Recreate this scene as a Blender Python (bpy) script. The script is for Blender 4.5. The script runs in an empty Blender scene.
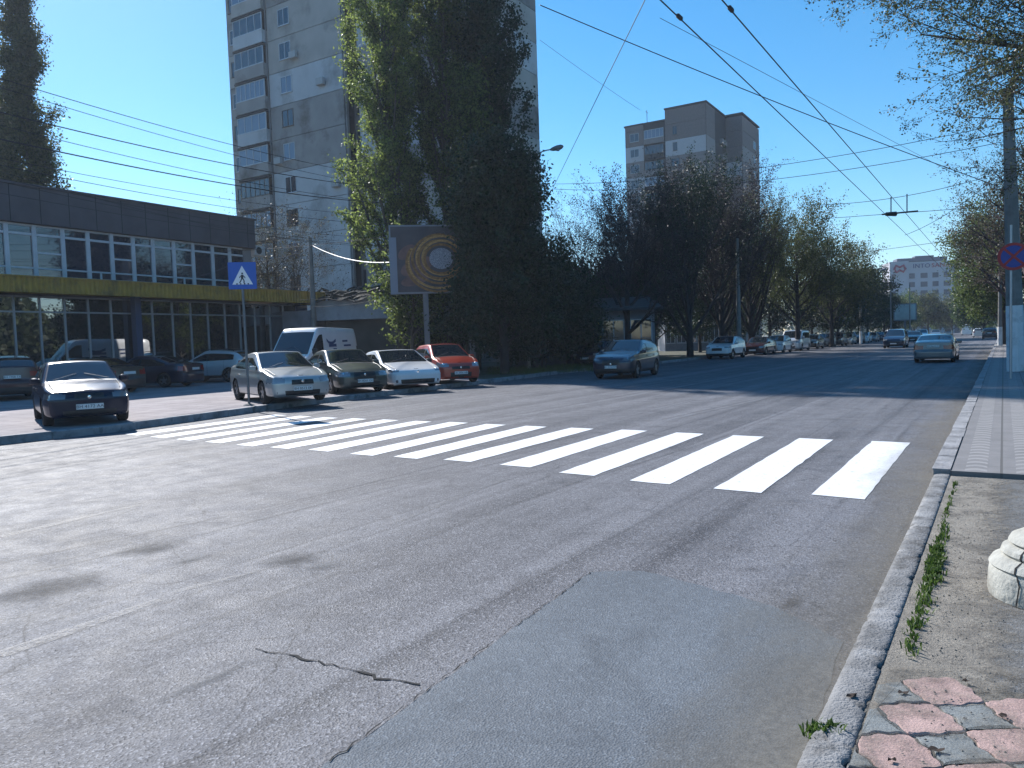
import bpy, math, random
import numpy as np
from math import radians, sin, cos, pi, hypot, atan2

# ---------------------------------------------------------------- camera, sky, sun
scene = bpy.context.scene
COL = scene.collection
F, CAMH, CX, CY = 770.0, 1.62, 512.0, 384.0
ROLL, PITCH = 0.033, math.atan(41 / 770.0)
fw = np.array([0, cos(PITCH), -sin(PITCH)])
_u = np.array([0, sin(PITCH), cos(PITCH)]); _r = np.array([1.0, 0, 0])
rt = _r * cos(ROLL) - _u * sin(ROLL)
up = _r * sin(ROLL) + _u * cos(ROLL)
import mathutils
cam_data = bpy.data.cameras.new("camera")
cam = bpy.data.objects.new("camera", cam_data); COL.objects.link(cam)
M = mathutils.Matrix.Identity(4)
for i in range(3):
    M[i][0] = rt[i]; M[i][1] = up[i]; M[i][2] = -fw[i]
M[2][3] = CAMH
cam.matrix_world = M
cam_data.sensor_width = 36.0
cam_data.lens = 36.0 * F / 1024.0
cam_data.clip_end = 5000; cam_data.clip_start = 0.05
scene.camera = cam

SUN_B, SUN_E = radians(-33.5), radians(37.0)
world = bpy.data.worlds.new("World"); scene.world = world; world.use_nodes = True
wn = world.node_tree.nodes; wn.clear()
sky = wn.new("ShaderNodeTexSky"); sky.sky_type = 'NISHITA'; sky.sun_disc = False
sky.sun_elevation = SUN_E; sky.sun_rotation = SUN_B % (2 * pi)
sky.air_density = 1.0; sky.dust_density = 0.15; sky.ozone_density = 3.6; sky.altitude = 50
bg = wn.new("ShaderNodeBackground"); bg.inputs[1].default_value = 0.104
wo = wn.new("ShaderNodeOutputWorld")
hsv = wn.new("ShaderNodeHueSaturation"); hsv.inputs["Saturation"].default_value = 1.32; hsv.inputs["Hue"].default_value = 0.492
world.node_tree.links.new(sky.outputs[0], hsv.inputs["Color"]); world.node_tree.links.new(hsv.outputs[0], bg.inputs[0]); world.node_tree.links.new(bg.outputs[0], wo.inputs[0])
sl = bpy.data.lights.new("sun", 'SUN'); sl.energy = 4.8; sl.angle = radians(0.6); sl.color = (1.0, 0.97, 0.94)
sun = bpy.data.objects.new("sun", sl); COL.objects.link(sun)
sdir = mathutils.Vector((sin(SUN_B) * cos(SUN_E), cos(SUN_B) * cos(SUN_E), sin(SUN_E)))
sun.rotation_euler = sdir.to_track_quat('Z', 'Y').to_euler(); sun.location = sdir * 200
vs = scene.view_settings
vs.view_transform = 'Standard'; vs.look = 'None'; vs.exposure = 0.74; vs.gamma = 1; vs.use_curve_mapping = False
scene.render.engine = 'CYCLES'
scene.cycles.use_denoising = True
scene.cycles.max_bounces = 6; scene.cycles.diffuse_bounces = 3; scene.cycles.glossy_bounces = 3
scene.cycles.transmission_bounces = 4; scene.cycles.transparent_max_bounces = 8

# ---------------------------------------------------------------- layout helpers (survey of the place in metres)
def ray(px, py): return fw + rt * (px - CX) / F + up * (CY - py) / F
def g(px, py, z=0.0):
    d = ray(px, py); t = (z - CAMH) / d[2]; p = np.array([0, 0, CAMH]) + d * t
    return (float(p[0]), float(p[1]), float(z))
def at(px, py, Y):
    d = ray(px, py); t = Y / d[1]; p = np.array([0, 0, CAMH]) + d * t
    return (float(p[0]), float(p[1]), float(p[2]))
def hit(px, py, P, D):
    d = ray(px, py)     # t*d.xy = P + s*D
    A = np.array([[d[0], -D[0]], [d[1], -D[1]]]); t, s = np.linalg.solve(A, np.array([P[0], P[1]]))
    return float(s), float(CAMH + t * d[2])
RB = radians(32.6)
RD = np.array([sin(RB), cos(RB)]); RN = np.array([-cos(RB), sin(RB)])       # along the road, across to the left
R0 = np.array([1.03, 2.79])                                                 # a point on the right kerb line
def rp(t, n): return R0 + RD * t + RN * n                                   # road coordinates -> world xy

# ---------------------------------------------------------------- materials
MATS = {}
def nt(m): return m.node_tree.nodes, m.node_tree.links
def mat(name, col, rough=0.6, metal=0.0, var=0.0, vscale=3.0, bump=0.0, bscale=40.0, coat=0.0, spec=0.5, dirt=None, dscale=1.2, stretch=(1, 1, 1)):
    if name in MATS: return MATS[name]
    m = bpy.data.materials.new(name); m.use_nodes = True; N, L = nt(m)
    b = N["Principled BSDF"]
    b.inputs["Base Color"].default_value = (*col, 1); b.inputs["Roughness"].default_value = rough
    b.inputs["Metallic"].default_value = metal; b.inputs["Coat Weight"].default_value = coat
    b.inputs["Specular IOR Level"].default_value = spec; b.inputs["Coat Roughness"].default_value = 0.05
    if var or bump or dirt:
        tc = N.new("ShaderNodeTexCoord"); mp = N.new("ShaderNodeMapping"); mp.inputs["Scale"].default_value = stretch
        L.new(tc.outputs["Object"], mp.inputs[0])
        src = None
        if var:
            n = N.new("ShaderNodeTexNoise"); n.inputs["Scale"].default_value = vscale; n.inputs["Detail"].default_value = 6
            L.new(mp.outputs[0], n.inputs[0])
            mr = N.new("ShaderNodeMapRange"); mr.inputs[1].default_value = 0.3; mr.inputs[2].default_value = 0.7
            mr.inputs[3].default_value = 1 - var; mr.inputs[4].default_value = 1 + var
            L.new(n.outputs[0], mr.inputs[0])
            mx = N.new("ShaderNodeMix"); mx.data_type = 'RGBA'; mx.blend_type = 'MULTIPLY'; mx.inputs[0].default_value = 1
            mx.inputs[6].default_value = (*col, 1); L.new(mr.outputs[0], mx.inputs[7]); src = mx.outputs[2]
        if dirt:
            n2 = N.new("ShaderNodeTexNoise"); n2.inputs["Scale"].default_value = dscale; n2.inputs["Detail"].default_value = 8; n2.inputs["Roughness"].default_value = 0.65
            L.new(mp.outputs[0], n2.inputs[0])
            m2 = N.new("ShaderNodeMapRange"); m2.inputs[1].default_value = 0.5; m2.inputs[2].default_value = 0.68; L.new(n2.outputs[0], m2.inputs[0])
            mx2 = N.new("ShaderNodeMix"); mx2.data_type = 'RGBA'; L.new(m2.outputs[0], mx2.inputs[0])
            if src: L.new(src, mx2.inputs[6])
            else: mx2.inputs[6].default_value = (*col, 1)
            mx2.inputs[7].default_value = (*dirt, 1); src = mx2.outputs[2]
        if src: L.new(src, b.inputs["Base Color"])
        if bump:
            n3 = N.new("ShaderNodeTexNoise"); n3.inputs["Scale"].default_value = bscale; n3.inputs["Detail"].default_value = 5
            L.new(mp.outputs[0], n3.inputs[0]); bp = N.new("ShaderNodeBump"); bp.inputs["Strength"].default_value = bump; bp.inputs["Distance"].default_value = 0.02
            L.new(n3.outputs[0], bp.inputs["Height"]); L.new(bp.outputs[0], b.inputs["Normal"])
    MATS[name] = m
    return m
def leaf_mat(name, c1, c2, trans=0.45, c3=None):
    if name in MATS: return MATS[name]
    m = bpy.data.materials.new(name); m.use_nodes = True; N, L = nt(m); N.clear()
    tc = N.new("ShaderNodeTexCoord"); n = N.new("ShaderNodeTexNoise"); n.inputs["Scale"].default_value = 0.7; n.inputs["Detail"].default_value = 4; n.inputs["Roughness"].default_value = 0.7
    L.new(tc.outputs["Object"], n.inputs[0])
    w = N.new("ShaderNodeTexWhiteNoise"); ge = N.new("ShaderNodeNewGeometry"); w.noise_dimensions = '1D'; L.new(ge.outputs["Random Per Island"], w.inputs["W"])
    ad = N.new("ShaderNodeMath"); ad.operation = 'ADD'; L.new(n.outputs[0], ad.inputs[0])
    ms = N.new("ShaderNodeMath"); ms.operation = 'MULTIPLY_ADD'; ms.inputs[1].default_value = 0.7; ms.inputs[2].default_value = -0.35; L.new(w.outputs[0], ms.inputs[0]); L.new(ms.outputs[0], ad.inputs[1])
    cr = N.new("ShaderNodeValToRGB"); cr.color_ramp.elements[0].position = 0.32; cr.color_ramp.elements[1].position = 0.74
    cr.color_ramp.elements[0].color = (*c1, 1); cr.color_ramp.elements[1].color = (*c2, 1)
    L.new(ad.outputs[0], cr.inputs[0])
    d = N.new("ShaderNodeBsdfPrincipled"); d.inputs["Roughness"].default_value = 0.5; d.inputs["Specular IOR Level"].default_value = 0.35
    t = N.new("ShaderNodeBsdfTranslucent"); mx = N.new("ShaderNodeMixShader"); mx.inputs[0].default_value = trans
    hs = N.new("ShaderNodeHueSaturation"); hs.inputs["Value"].default_value = 1.5; hs.inputs["Saturation"].default_value = 0.95
    L.new(cr.outputs[0], d.inputs["Base Color"]); L.new(cr.outputs[0], hs.inputs["Color"]); L.new(hs.outputs[0], t.inputs[0])
    L.new(d.outputs[0], mx.inputs[1]); L.new(t.outputs[0], mx.inputs[2])
    o = N.new("ShaderNodeOutputMaterial"); L.new(mx.outputs[0], o.inputs[0]); MATS[name] = m
    return m
def glass_mat(name, col=(0.012, 0.018, 0.025), rough=0.03, spec=0.8):
    if name in MATS: return MATS[name]
    m = mat(name, col, rough, spec=spec); m.node_tree.nodes["Principled BSDF"].inputs["IOR"].default_value = 1.6
    return m

# ---------------------------------------------------------------- mesh builder
class MB:
    def __init__(s): s.v = []; s.f = []; s.m = []
    def add(s, vs, fs, m=0):
        o = len(s.v); s.v += [tuple(map(float, v)) for v in vs]; s.f += [tuple(o + i for i in f) for f in fs]; s.m += [m] * len(fs)
    def box(s, x0, x1, y0, y1, z0, z1, m=0):
        s.add([(x0,y0,z0),(x1,y0,z0),(x1,y1,z0),(x0,y1,z0),(x0,y0,z1),(x1,y0,z1),(x1,y1,z1),(x0,y1,z1)],
              [(0,3,2,1),(4,5,6,7),(0,1,5,4),(1,2,6,5),(2,3,7,6),(3,0,4,7)], m)
    def bbox(s, x0, x1, y0, y1, z0, z1, b=0.01, m=0):          # box with chamfered edges
        V = []; 
        for z, i in ((z0, b), (z0 + b, 0), (z1 - b, 0), (z1, b)):
            for (x, y) in ((x0+i+b,y0+i),(x1-i-b,y0+i),(x1-i,y0+i+b),(x1-i,y1-i-b),(x1-i-b,y1-i),(x0+i+b,y1-i),(x0+i,y1-i-b),(x0+i,y0+i+b)): V.append((x, y, z))
        Fc = [tuple(range(7, -1, -1)), tuple(range(24, 32))]
        for k in range(3):
            for j in range(8): Fc.append((k*8+j, k*8+(j+1)%8, k*8+8+(j+1)%8, k*8+8+j))
        s.add(V, Fc, m)
    def prism(s, pts, z0, z1, m=0):
        n = len(pts); s.add([(p[0], p[1], z0) for p in pts] + [(p[0], p[1], z1) for p in pts],
                            [tuple(range(n-1, -1, -1)), tuple(range(n, 2*n))] + [(i, (i+1) % n, n+(i+1) % n, n+i) for i in range(n)], m)
    def tube(s, pts, r, n=8, m=0, cap=True):
        pts = [np.array(p, float) for p in pts]; R = r if hasattr(r, '__len__') else [r] * len(pts)
        V = []; ref = np.array([0.13, 0.31, 0.94])
        for i, p in enumerate(pts):
            d = pts[min(i+1, len(pts)-1)] - pts[max(i-1, 0)]; d = d / (np.linalg.norm(d) + 1e-9)
            if abs(d @ ref) > 0.98: ref = np.array([0.9, 0.3, 0.1])
            a = np.cross(d, ref); a /= np.linalg.norm(a); b = np.cross(d, a)
            for k in range(n):
                t = 2*pi*k/n; V.append(p + (a*cos(t) + b*sin(t)) * R[i])
        Fc = [(i*n+k, i*n+(k+1) % n, (i+1)*n+(k+1) % n, (i+1)*n+k) for i in range(len(pts)-1) for k in range(n)]
        if cap: Fc += [tuple(range(n-1, -1, -1)), tuple((len(pts)-1)*n + k for k in range(n))]
        s.add(V, Fc, m)
    def lathe(s, prof, n=24, c=(0, 0, 0), axis='z', m=0):
        V = []
        for (r, z) in prof:
            for k in range(n):
                t = 2*pi*k/n
                if axis == 'z': V.append((c[0]+r*cos(t), c[1]+r*sin(t), c[2]+z))
                elif axis == 'y': V.append((c[0]+r*cos(t), c[1]+z, c[2]+r*sin(t)))
                else: V.append((c[0]+z, c[1]+r*cos(t), c[2]+r*sin(t)))
        Fc = [(i*n+k, i*n+(k+1) % n, (i+1)*n+(k+1) % n, (i+1)*n+k) for i in range(len(prof)-1) for k in range(n)]
        s.add(V, Fc, m)
    def quad(s, a, b, c, d, m=0): s.add([a, b, c, d], [(0, 1, 2, 3)], m)
    def build(s, name, mats, parent=None, smooth=False, loc=None):
        me = bpy.data.meshes.new(name); me.from_pydata(s.v, [], s.f)
        if not isinstance(mats, (list, tuple)): mats = [mats]
        for q in mats: me.materials.append(q)
        if len(mats) > 1: me.polygons.foreach_set("material_index", s.m)
        if smooth:
            me.polygons.foreach_set("use_smooth", [True] * len(me.polygons))
            try: me.set_sharp_from_angle(angle=radians(40))
            except Exception: pass
        me.update(); o = bpy.data.objects.new(name, me); COL.objects.link(o)
        if parent: o.parent = parent
        if loc: o.location = loc
        return o
def npmesh(name, V, Fq, material, parent=None, smooth=False):
    me = bpy.data.meshes.new(name); nf, k = Fq.shape
    me.vertices.add(len(V)); me.vertices.foreach_set("co", np.ascontiguousarray(V, dtype=np.float32).ravel())
    me.loops.add(nf*k); me.loops.foreach_set("vertex_index", np.ascontiguousarray(Fq, dtype=np.int32).ravel())
    me.polygons.add(nf); me.polygons.foreach_set("loop_start", np.arange(0, nf*k, k, dtype=np.int32))
    if smooth: me.polygons.foreach_set("use_smooth", np.ones(nf, dtype=bool))
    me.materials.append(material); me.update(calc_edges=True)
    o = bpy.data.objects.new(name, me); COL.objects.link(o)
    if parent: o.parent = parent
    return o
def tag(o, label=None, cat=None, group=None, kind=None):
    if label: o["label"] = label
    if cat: o["category"] = cat
    if group: o["group"] = group
    if kind: o["kind"] = kind
    return o
def empty(name, label, cat, loc=(0, 0, 0), rz=0.0, group=None):
    o = bpy.data.objects.new(name, None); COL.objects.link(o); o.location = loc; o.rotation_euler = (0, 0, rz); o.empty_display_size = 0.2
    return tag(o, label, cat, group)
def struct(o): o["kind"] = "structure"; return o
# ---------------------------------------------------------------- ground, road, pavements
def road_frame(N, L):
    tc = N.new("ShaderNodeTexCoord"); mp = N.new("ShaderNodeMapping"); mp.inputs["Rotation"].default_value = (0, 0, RB)
    L.new(tc.outputs["Object"], mp.inputs[0]); return mp.outputs[0]      # x' across, y' along
def noise(N, L, vec, scale, detail=4, rough=0.55, st=None, dist=0.0):
    if st:
        mp = N.new("ShaderNodeMapping"); mp.inputs["Scale"].default_value = st; L.new(vec, mp.inputs[0]); vec = mp.outputs[0]
    n = N.new("ShaderNodeTexNoise"); n.inputs["Scale"].default_value = scale; n.inputs["Detail"].default_value = detail
    n.inputs["Roughness"].default_value = rough; n.inputs["Distortion"].default_value = dist; L.new(vec, n.inputs[0]); return n.outputs[0]
def mrange(N, L, v, a, b, c, d):
    m = N.new("ShaderNodeMapRange"); 
    for i, q in enumerate((a, b, c, d)): m.inputs[i+1].default_value = q
    L.new(v, m.inputs[0]); return m.outputs[0]
def mixc(N, L, f, a, b, mode='MIX'):
    m = N.new("ShaderNodeMix"); m.data_type = 'RGBA'; m.blend_type = mode
    if isinstance(f, float): m.inputs[0].default_value = f
    else: L.new(f, m.inputs[0])
    for i, q in ((6, a), (7, b)):
        if isinstance(q, tuple): m.inputs[i].default_value = (*q, 1)
        else: L.new(q, m.inputs[i])
    return m.outputs[2]
def asphalt(name, base, light, dark, streak=0.5, gloss=0.56, tint=None, speck=0.5):
    m = bpy.data.materials.new(name); m.use_nodes = True; N, L = nt(m); b = N["Principled BSDF"]; v = road_frame(N, L)
    big = noise(N, L, v, 0.35, 6, 0.6, dist=0.6)
    c = mixc(N, L, mrange(N, L, big, 0.36, 0.66, 0, 1), dark, light)
    st = noise(N, L, v, 1.0, 6, 0.6, (1.6, 0.035, 1), 0.3)
    c = mixc(N, L, mrange(N, L, st, 0.42, 0.62, 0, streak), c, tuple(q*1.45 for q in light))
    st2 = noise(N, L, v, 1.0, 5, 0.6, (3.5, 0.02, 1), 0.2)
    c = mixc(N, L, mrange(N, L, st2, 0.56, 0.66, 0, streak*0.9), c, tuple(q*0.55 for q in dark))
    mid = noise(N, L, v, 3.0, 8, 0.7)
    c = mixc(N, L, mrange(N, L, mid, 0.35, 0.65, 0.0, 0.35), c, base)
    # aggregate: small stones, some pale
    vo = N.new("ShaderNodeTexVoronoi"); vo.inputs["Scale"].default_value = 95; L.new(v, vo.inputs[0])
    sep = N.new("ShaderNodeSeparateColor"); L.new(vo.outputs["Color"], sep.inputs[0])
    stone = mrange(N, L, sep.outputs[0], 0.72, 0.95, 0, speck)
    c = mixc(N, L, stone, c, tuple(min(1, q*2.2) for q in light))
    stone2 = mrange(N, L, sep.outputs[1], 0.6, 0.95, 0, speck)
    c = mixc(N, L, stone2, c, tuple(q*0.5 for q in dark))
    # mottling and a net of hairline cracks, only in tired areas
    mo = noise(N, L, v, 1.1, 9, 0.75, dist=1.2); c = mixc(N, L, mrange(N, L, mo, 0.50, 0.68, 0, 0.5), c, tuple(q*0.62 for q in dark)); c = mixc(N, L, mrange(N, L, mo, 0.42, 0.30, 0, 0.45), c, tuple(q*1.25 for q in light))
    vc = N.new("ShaderNodeTexVoronoi"); vc.feature = 'DISTANCE_TO_EDGE'; vc.inputs["Scale"].default_value = 0.9; wv = N.new("ShaderNodeMix"); wv.data_type = 'VECTOR'; wv.inputs[0].default_value = 0.16
    nv = N.new("ShaderNodeTexNoise"); nv.inputs["Scale"].default_value = 2.2; nv.inputs["Detail"].default_value = 8; nv.inputs["Roughness"].default_value = 0.7; L.new(v, nv.inputs[0]); L.new(v, wv.inputs[4]); L.new(nv.outputs["Color"], wv.inputs[5]); L.new(wv.outputs[1], vc.inputs[0])
    ml = N.new("ShaderNodeMath"); ml.operation = 'MULTIPLY'; L.new(mrange(N, L, vc.outputs[0], 0.0, 0.006, 0.7, 0), ml.inputs[0]); L.new(mrange(N, L, big, 0.5, 0.58, 0, 1), ml.inputs[1]); c = mixc(N, L, ml.outputs[0], c, tuple(q*0.3 for q in dark))
    L.new(c, b.inputs["Base Color"])
    L.new(mrange(N, L, mid, 0.3, 0.7, gloss, gloss+0.18), b.inputs["Roughness"]); b.inputs["Specular IOR Level"].default_value = 0.15
    bp = N.new("ShaderNodeBump"); bp.inputs["Strength"].default_value = 0.6; bp.inputs["Distance"].default_value = 0.006
    L.new(vo.outputs["Distance"], bp.inputs["Height"])
    bp2 = N.new("ShaderNodeBump"); bp2.inputs["Strength"].default_value = 0.12; bp2.inputs["Distance"].default_value = 0.05
    L.new(mid, bp2.inputs["Height"]); L.new(bp.outputs[0], bp2.inputs["Normal"]); L.new(bp2.outputs[0], b.inputs["Normal"])
    MATS[name] = m; return m
ROAD = asphalt("asphalt_worn", (0.116, 0.116, 0.126), (0.146, 0.146, 0.157), (0.074, 0.074, 0.082), streak=0.8, speck=0.65)
PATCH = asphalt("asphalt_patch", (0.124, 0.140, 0.158), (0.150, 0.168, 0.188), (0.094, 0.105, 0.120), streak=0.15, gloss=0.6, speck=0.25)
SIDEASPH = asphalt("asphalt_sidewalk", (0.15, 0.15, 0.15), (0.18, 0.18, 0.178), (0.12, 0.12, 0.12), streak=0.0, gloss=0.7, speck=0.35)

def sheet(name, pts, z, material, kind=True, n=1):
    mb = MB(); mb.add([(p[0], p[1], z) for p in pts], [tuple(range(len(pts)))]); o = mb.build(name, material)
    return struct(o) if kind else o
GROUND = mat("ground_soil", (0.09, 0.085, 0.06), 0.95, var=0.4, vscale=0.6, bump=0.5, bscale=6, dirt=(0.045, 0.06, 0.02), dscale=0.35)
sheet("ground", [(-2500, -2500), (2500, -2500), (2500, 2500), (-2500, 2500)], -0.06, GROUND)

# left kerb line from the survey, then parallel to the road
LK = [tuple(rp(-70, 15.3)), tuple(rp(-20, 15.4)), g(0, 445)[:2], g(100, 434)[:2], g(200, 420.5)[:2], g(300, 406)[:2], g(400, 394)[:2], g(490, 383)[:2], g(560, 374)[:2]]
LK += [tuple(rp(t, 17.6)) for t in (48, 60, 90, 150, 300, 600)]
RK = [tuple(rp(t, 0)) for t in (600, 300, 100, 40, 0, -70)]
mb = MB(); 
# subdivide road as strips between matching points so it stays planar and simple
mb.add([(p[0], p[1], 0.0) for p in LK] + [(p[0], p[1], 0.0) for p in RK], [tuple(range(len(LK) + len(RK) - 1, -1, -1))])
struct(mb.build("road", ROAD))

# ---- repaired strip of newer bluish asphalt
pp = [g(250, 820), g(330, 763), (g(590, 573)), g(640, 571), g(700, 586), g(775, 607), g(842, 642)]
pp = [p[:2] for p in pp] + [tuple(rp(0.4, 0.02)), tuple(rp(-4, 0.02)), tuple(rp(-4, 1.75))]
def wob(pts, amp, step, seed, closed=True):
    rr = random.Random(seed); out = []
    n = len(pts)
    for i in range(n if closed else n-1):
        a = np.array(pts[i]); b = np.array(pts[(i+1) % n]); k = max(1, int(np.linalg.norm(b-a)/step))
        for j in range(k): out.append(tuple(a + (b-a)*j/k + np.array([rr.uniform(-amp, amp), rr.uniform(-amp, amp)])))
    if not closed: out.append(pts[-1])
    return out
struct(MB.build((lambda m: (m.add([(p[0], p[1], 0.004) for p in wob(pp, 0.012, 0.12, 3)], [tuple(range(len(wob(pp, 0.012, 0.12, 3))))]), m)[1])(MB()), "road_patch", PATCH))

def strip(name, pts, w, z, material, jw=0.0, seed=1):
    rr = random.Random(seed); mb = MB(); V = []
    for i, p in enumerate(pts):
        a = np.array(pts[max(0, i-1)]); b = np.array(pts[min(len(pts)-1, i+1)]); d = b-a; d = d/np.linalg.norm(d); n = np.array([-d[1], d[0]])
        ww = w/2*(1 + rr.uniform(-jw, jw)); p = np.array(p)
        V += [(*(p+n*ww), z), (*(p-n*ww), z)]
    mb.add(V, [(2*i+1, 2*i+3, 2*i+2, 2*i) for i in range(len(pts)-1)])
    return struct(mb.build(name, material))
CRACK_BLACK = mat("crack_black", (0.012, 0.012, 0.013), 0.95)  # even black for crack strips and parapet seams
ck = [g(*q)[:2] for q in ((256, 650), (285, 654), (318, 662), (350, 670), (385, 680), (420, 685))]
strip("road_crack", wob(ck, 0.018, 0.045, 8, False), 0.012, 0.0045, CRACK_BLACK, 0.8, 4)
ck = [g(*q)[:2] for q in ((330, 763), (420, 696), (500, 638), (590, 573))]
strip("road_crack", wob(ck, 0.010, 0.03, 9, False), 0.005, 0.0085, CRACK_BLACK, 0.9, 5)
# worn hollows in the surface
def worn(name, c, rx, ry, rot, z, material, seed):
    rr = random.Random(seed); ph = [rr.uniform(0, 6.28) for _ in range(4)]; V = []; n = 60
    for k in range(n):
        t = 2*pi*k/n; q = 1 + 0.12*sin(3*t+ph[0]) + 0.09*sin(5*t+ph[1]) + 0.06*sin(9*t+ph[2]) + 0.05*rr.uniform(-1, 1)
        x, y = rx*q*cos(t), ry*q*sin(t); V.append((c[0]+x*cos(rot)-y*sin(rot), c[1]+x*sin(rot)+y*cos(rot), z))
    m = MB(); m.add(V, [tuple(range(n))]); return struct(m.build(name, material))
def fade_spot(name, dark, base_col, scale):           # a worn spot that ravels out at its rim
    m = bpy.data.materials.new(name); m.use_nodes = True; N, L = nt(m); b = N["Principled BSDF"]
    tc = N.new("ShaderNodeTexCoord"); gr = N.new("ShaderNodeTexGradient"); gr.gradient_type = 'SPHERICAL'
    mp = N.new("ShaderNodeMapping"); mp.inputs["Scale"].default_value = scale; L.new(tc.outputs["Object"], mp.inputs[0]); L.new(mp.outputs[0], gr.inputs[0])
    nz = noise(N, L, tc.outputs["Object"], 5, 10, 0.8)
    ad = N.new("ShaderNodeMath"); ad.operation = 'MULTIPLY_ADD'; L.new(nz, ad.inputs[0]); ad.inputs[1].default_value = 1.5; L.new(gr.outputs[0], ad.inputs[2])
    al = mrange(N, L, ad.outputs[0], 1.1, 1.7, 0, 0.5)
    b.inputs["Base Color"].default_value = (*dark, 1); b.inputs["Roughness"].default_value = 0.8
    L.new(al, b.inputs["Alpha"]); bp = N.new("ShaderNodeBump"); bp.inputs["Strength"].default_value = 0.9; bp.inputs["Distance"].default_value = 0.02
    L.new(noise(N, L, tc.outputs["Object"], 45, 4, 0.7), bp.inputs["Height"]); L.new(bp.outputs[0], b.inputs["Normal"]); return m
def spot(px, py, rx, ry, col, z=0.005, rz=None, name="road_stain"):
    c = g(px, py); m = MB(); m.add([(-rx, -ry, 0), (rx, -ry, 0), (rx, ry, 0), (-rx, ry, 0)], [(0, 1, 2, 3)])
    o = m.build(name, fade_spot("stain", col, None, (1/rx, 1/ry, 1))); o.location = (c[0], c[1], z); o.rotation_euler = (0, 0, rz if rz is not None else (pi/2-RB)); return struct(o)
spot(150, 549, 0.50, 0.42, (0.030, 0.030, 0.033)); spot(292, 560, 0.42, 0.40, (0.028, 0.028, 0.031), 0.0056)
spot(322, 566, 0.24, 0.2, (0.19, 0.19, 0.195), 0.0062); spot(190, 560, 0.3, 0.12, (0.17, 0.17, 0.175), 0.0062)
spot(45, 590, 0.7, 0.5, (0.035, 0.035, 0.038))
spot(210, 680, 0.5, 0.08, (0.17, 0.17, 0.175))
spot(790, 604, 0.28, 0.10, (0.025, 0.022, 0.02), 0.0092)

# ---- paint
def paint_mat(name, col, wear):
    m = bpy.data.materials.new(name); m.use_nodes = True; N, L = nt(m); b = N["Principled BSDF"]; v = road_frame(N, L)
    nz = noise(N, L, v, 14, 8, 0.75)
    c = mixc(N, L, mrange(N, L, nz, wear, wear+0.12, 0, 0.75), col, (0.12, 0.12, 0.125))
    n2 = noise(N, L, v, 1.5, 4, 0.6); c = mixc(N, L, mrange(N, L, n2, 0.4, 0.7, 0, 0.3), c, tuple(q*0.75 for q in col))
    L.new(c, b.inputs["Base Color"]); b.inputs["Roughness"].default_value = 0.6
    bp = N.new("ShaderNodeBump"); bp.inputs["Strength"].default_value = 0.4; bp.inputs["Distance"].default_value = 0.006
    L.new(noise(N, L, v, 90, 3), bp.inputs["Height"]); L.new(bp.outputs[0], b.inputs["Normal"]); return m
WHITE = paint_mat("road_paint", (0.74, 0.75, 0.77), 0.56); FADED = paint_mat("road_paint_faded", (0.21, 0.21, 0.215), 0.44)
ZBL = [(811,495),(714,489),(629,481),(559,473),(500,465),(443,460),(393,457),(350,454),(308,450),(270,447.5),(236,445),(205,442),(176,439.5),(150,437),(125,434.5)]
ZTR = [(910,443),(833,440),(764,437),(704,434),(647,431),(594,429),(547,427),(506,425),(468,423),(432,421.8),(399,420.4),(367,419.2),(338,418),(312,416.6),(287,415.4)]
for i, (b_, t_) in enumerate(zip(ZBL, ZTR)):
    bl = np.array(g(*b_)[:2]); tr = np.array(g(*t_)[:2])
    d = tr - bl; L_ = np.linalg.norm(d); wv = np.array([0.40, -0.30]) * (1.0 if i < 9 else 0.97)
    tl = tr - wv; br = bl + wv
    q = wob([tuple(bl), tuple(br), tuple(tr), tuple(tl)], 0.008, 0.25, i)
    m = MB(); m.add([(p[0], p[1], 0.005) for p in q], [tuple(range(len(q)))]); struct(m.build("crosswalk_stripe", WHITE))
for a_, b_, w in (((672, 420), (768, 398.5), 0.09), ((660, 420), (757, 399), 0.08), ((390, 525), (505, 480), 0.07), ((0, 655), (160, 600), 0.10), ((175, 592), (255, 572), 0.07), ((0, 537), (140, 505), 0.09)):
    A_, B_ = g(*a_)[:2], g(*b_)[:2]; strip("lane_line", wob([A_, B_], 0.012, 0.3, 7, False), w, 0.004, FADED, 0.4, int(a_[0]))
# thin tyre scuffs
SCUFF = mat("tyre_scuff", (0.045, 0.045, 0.048), 0.7)

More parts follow.
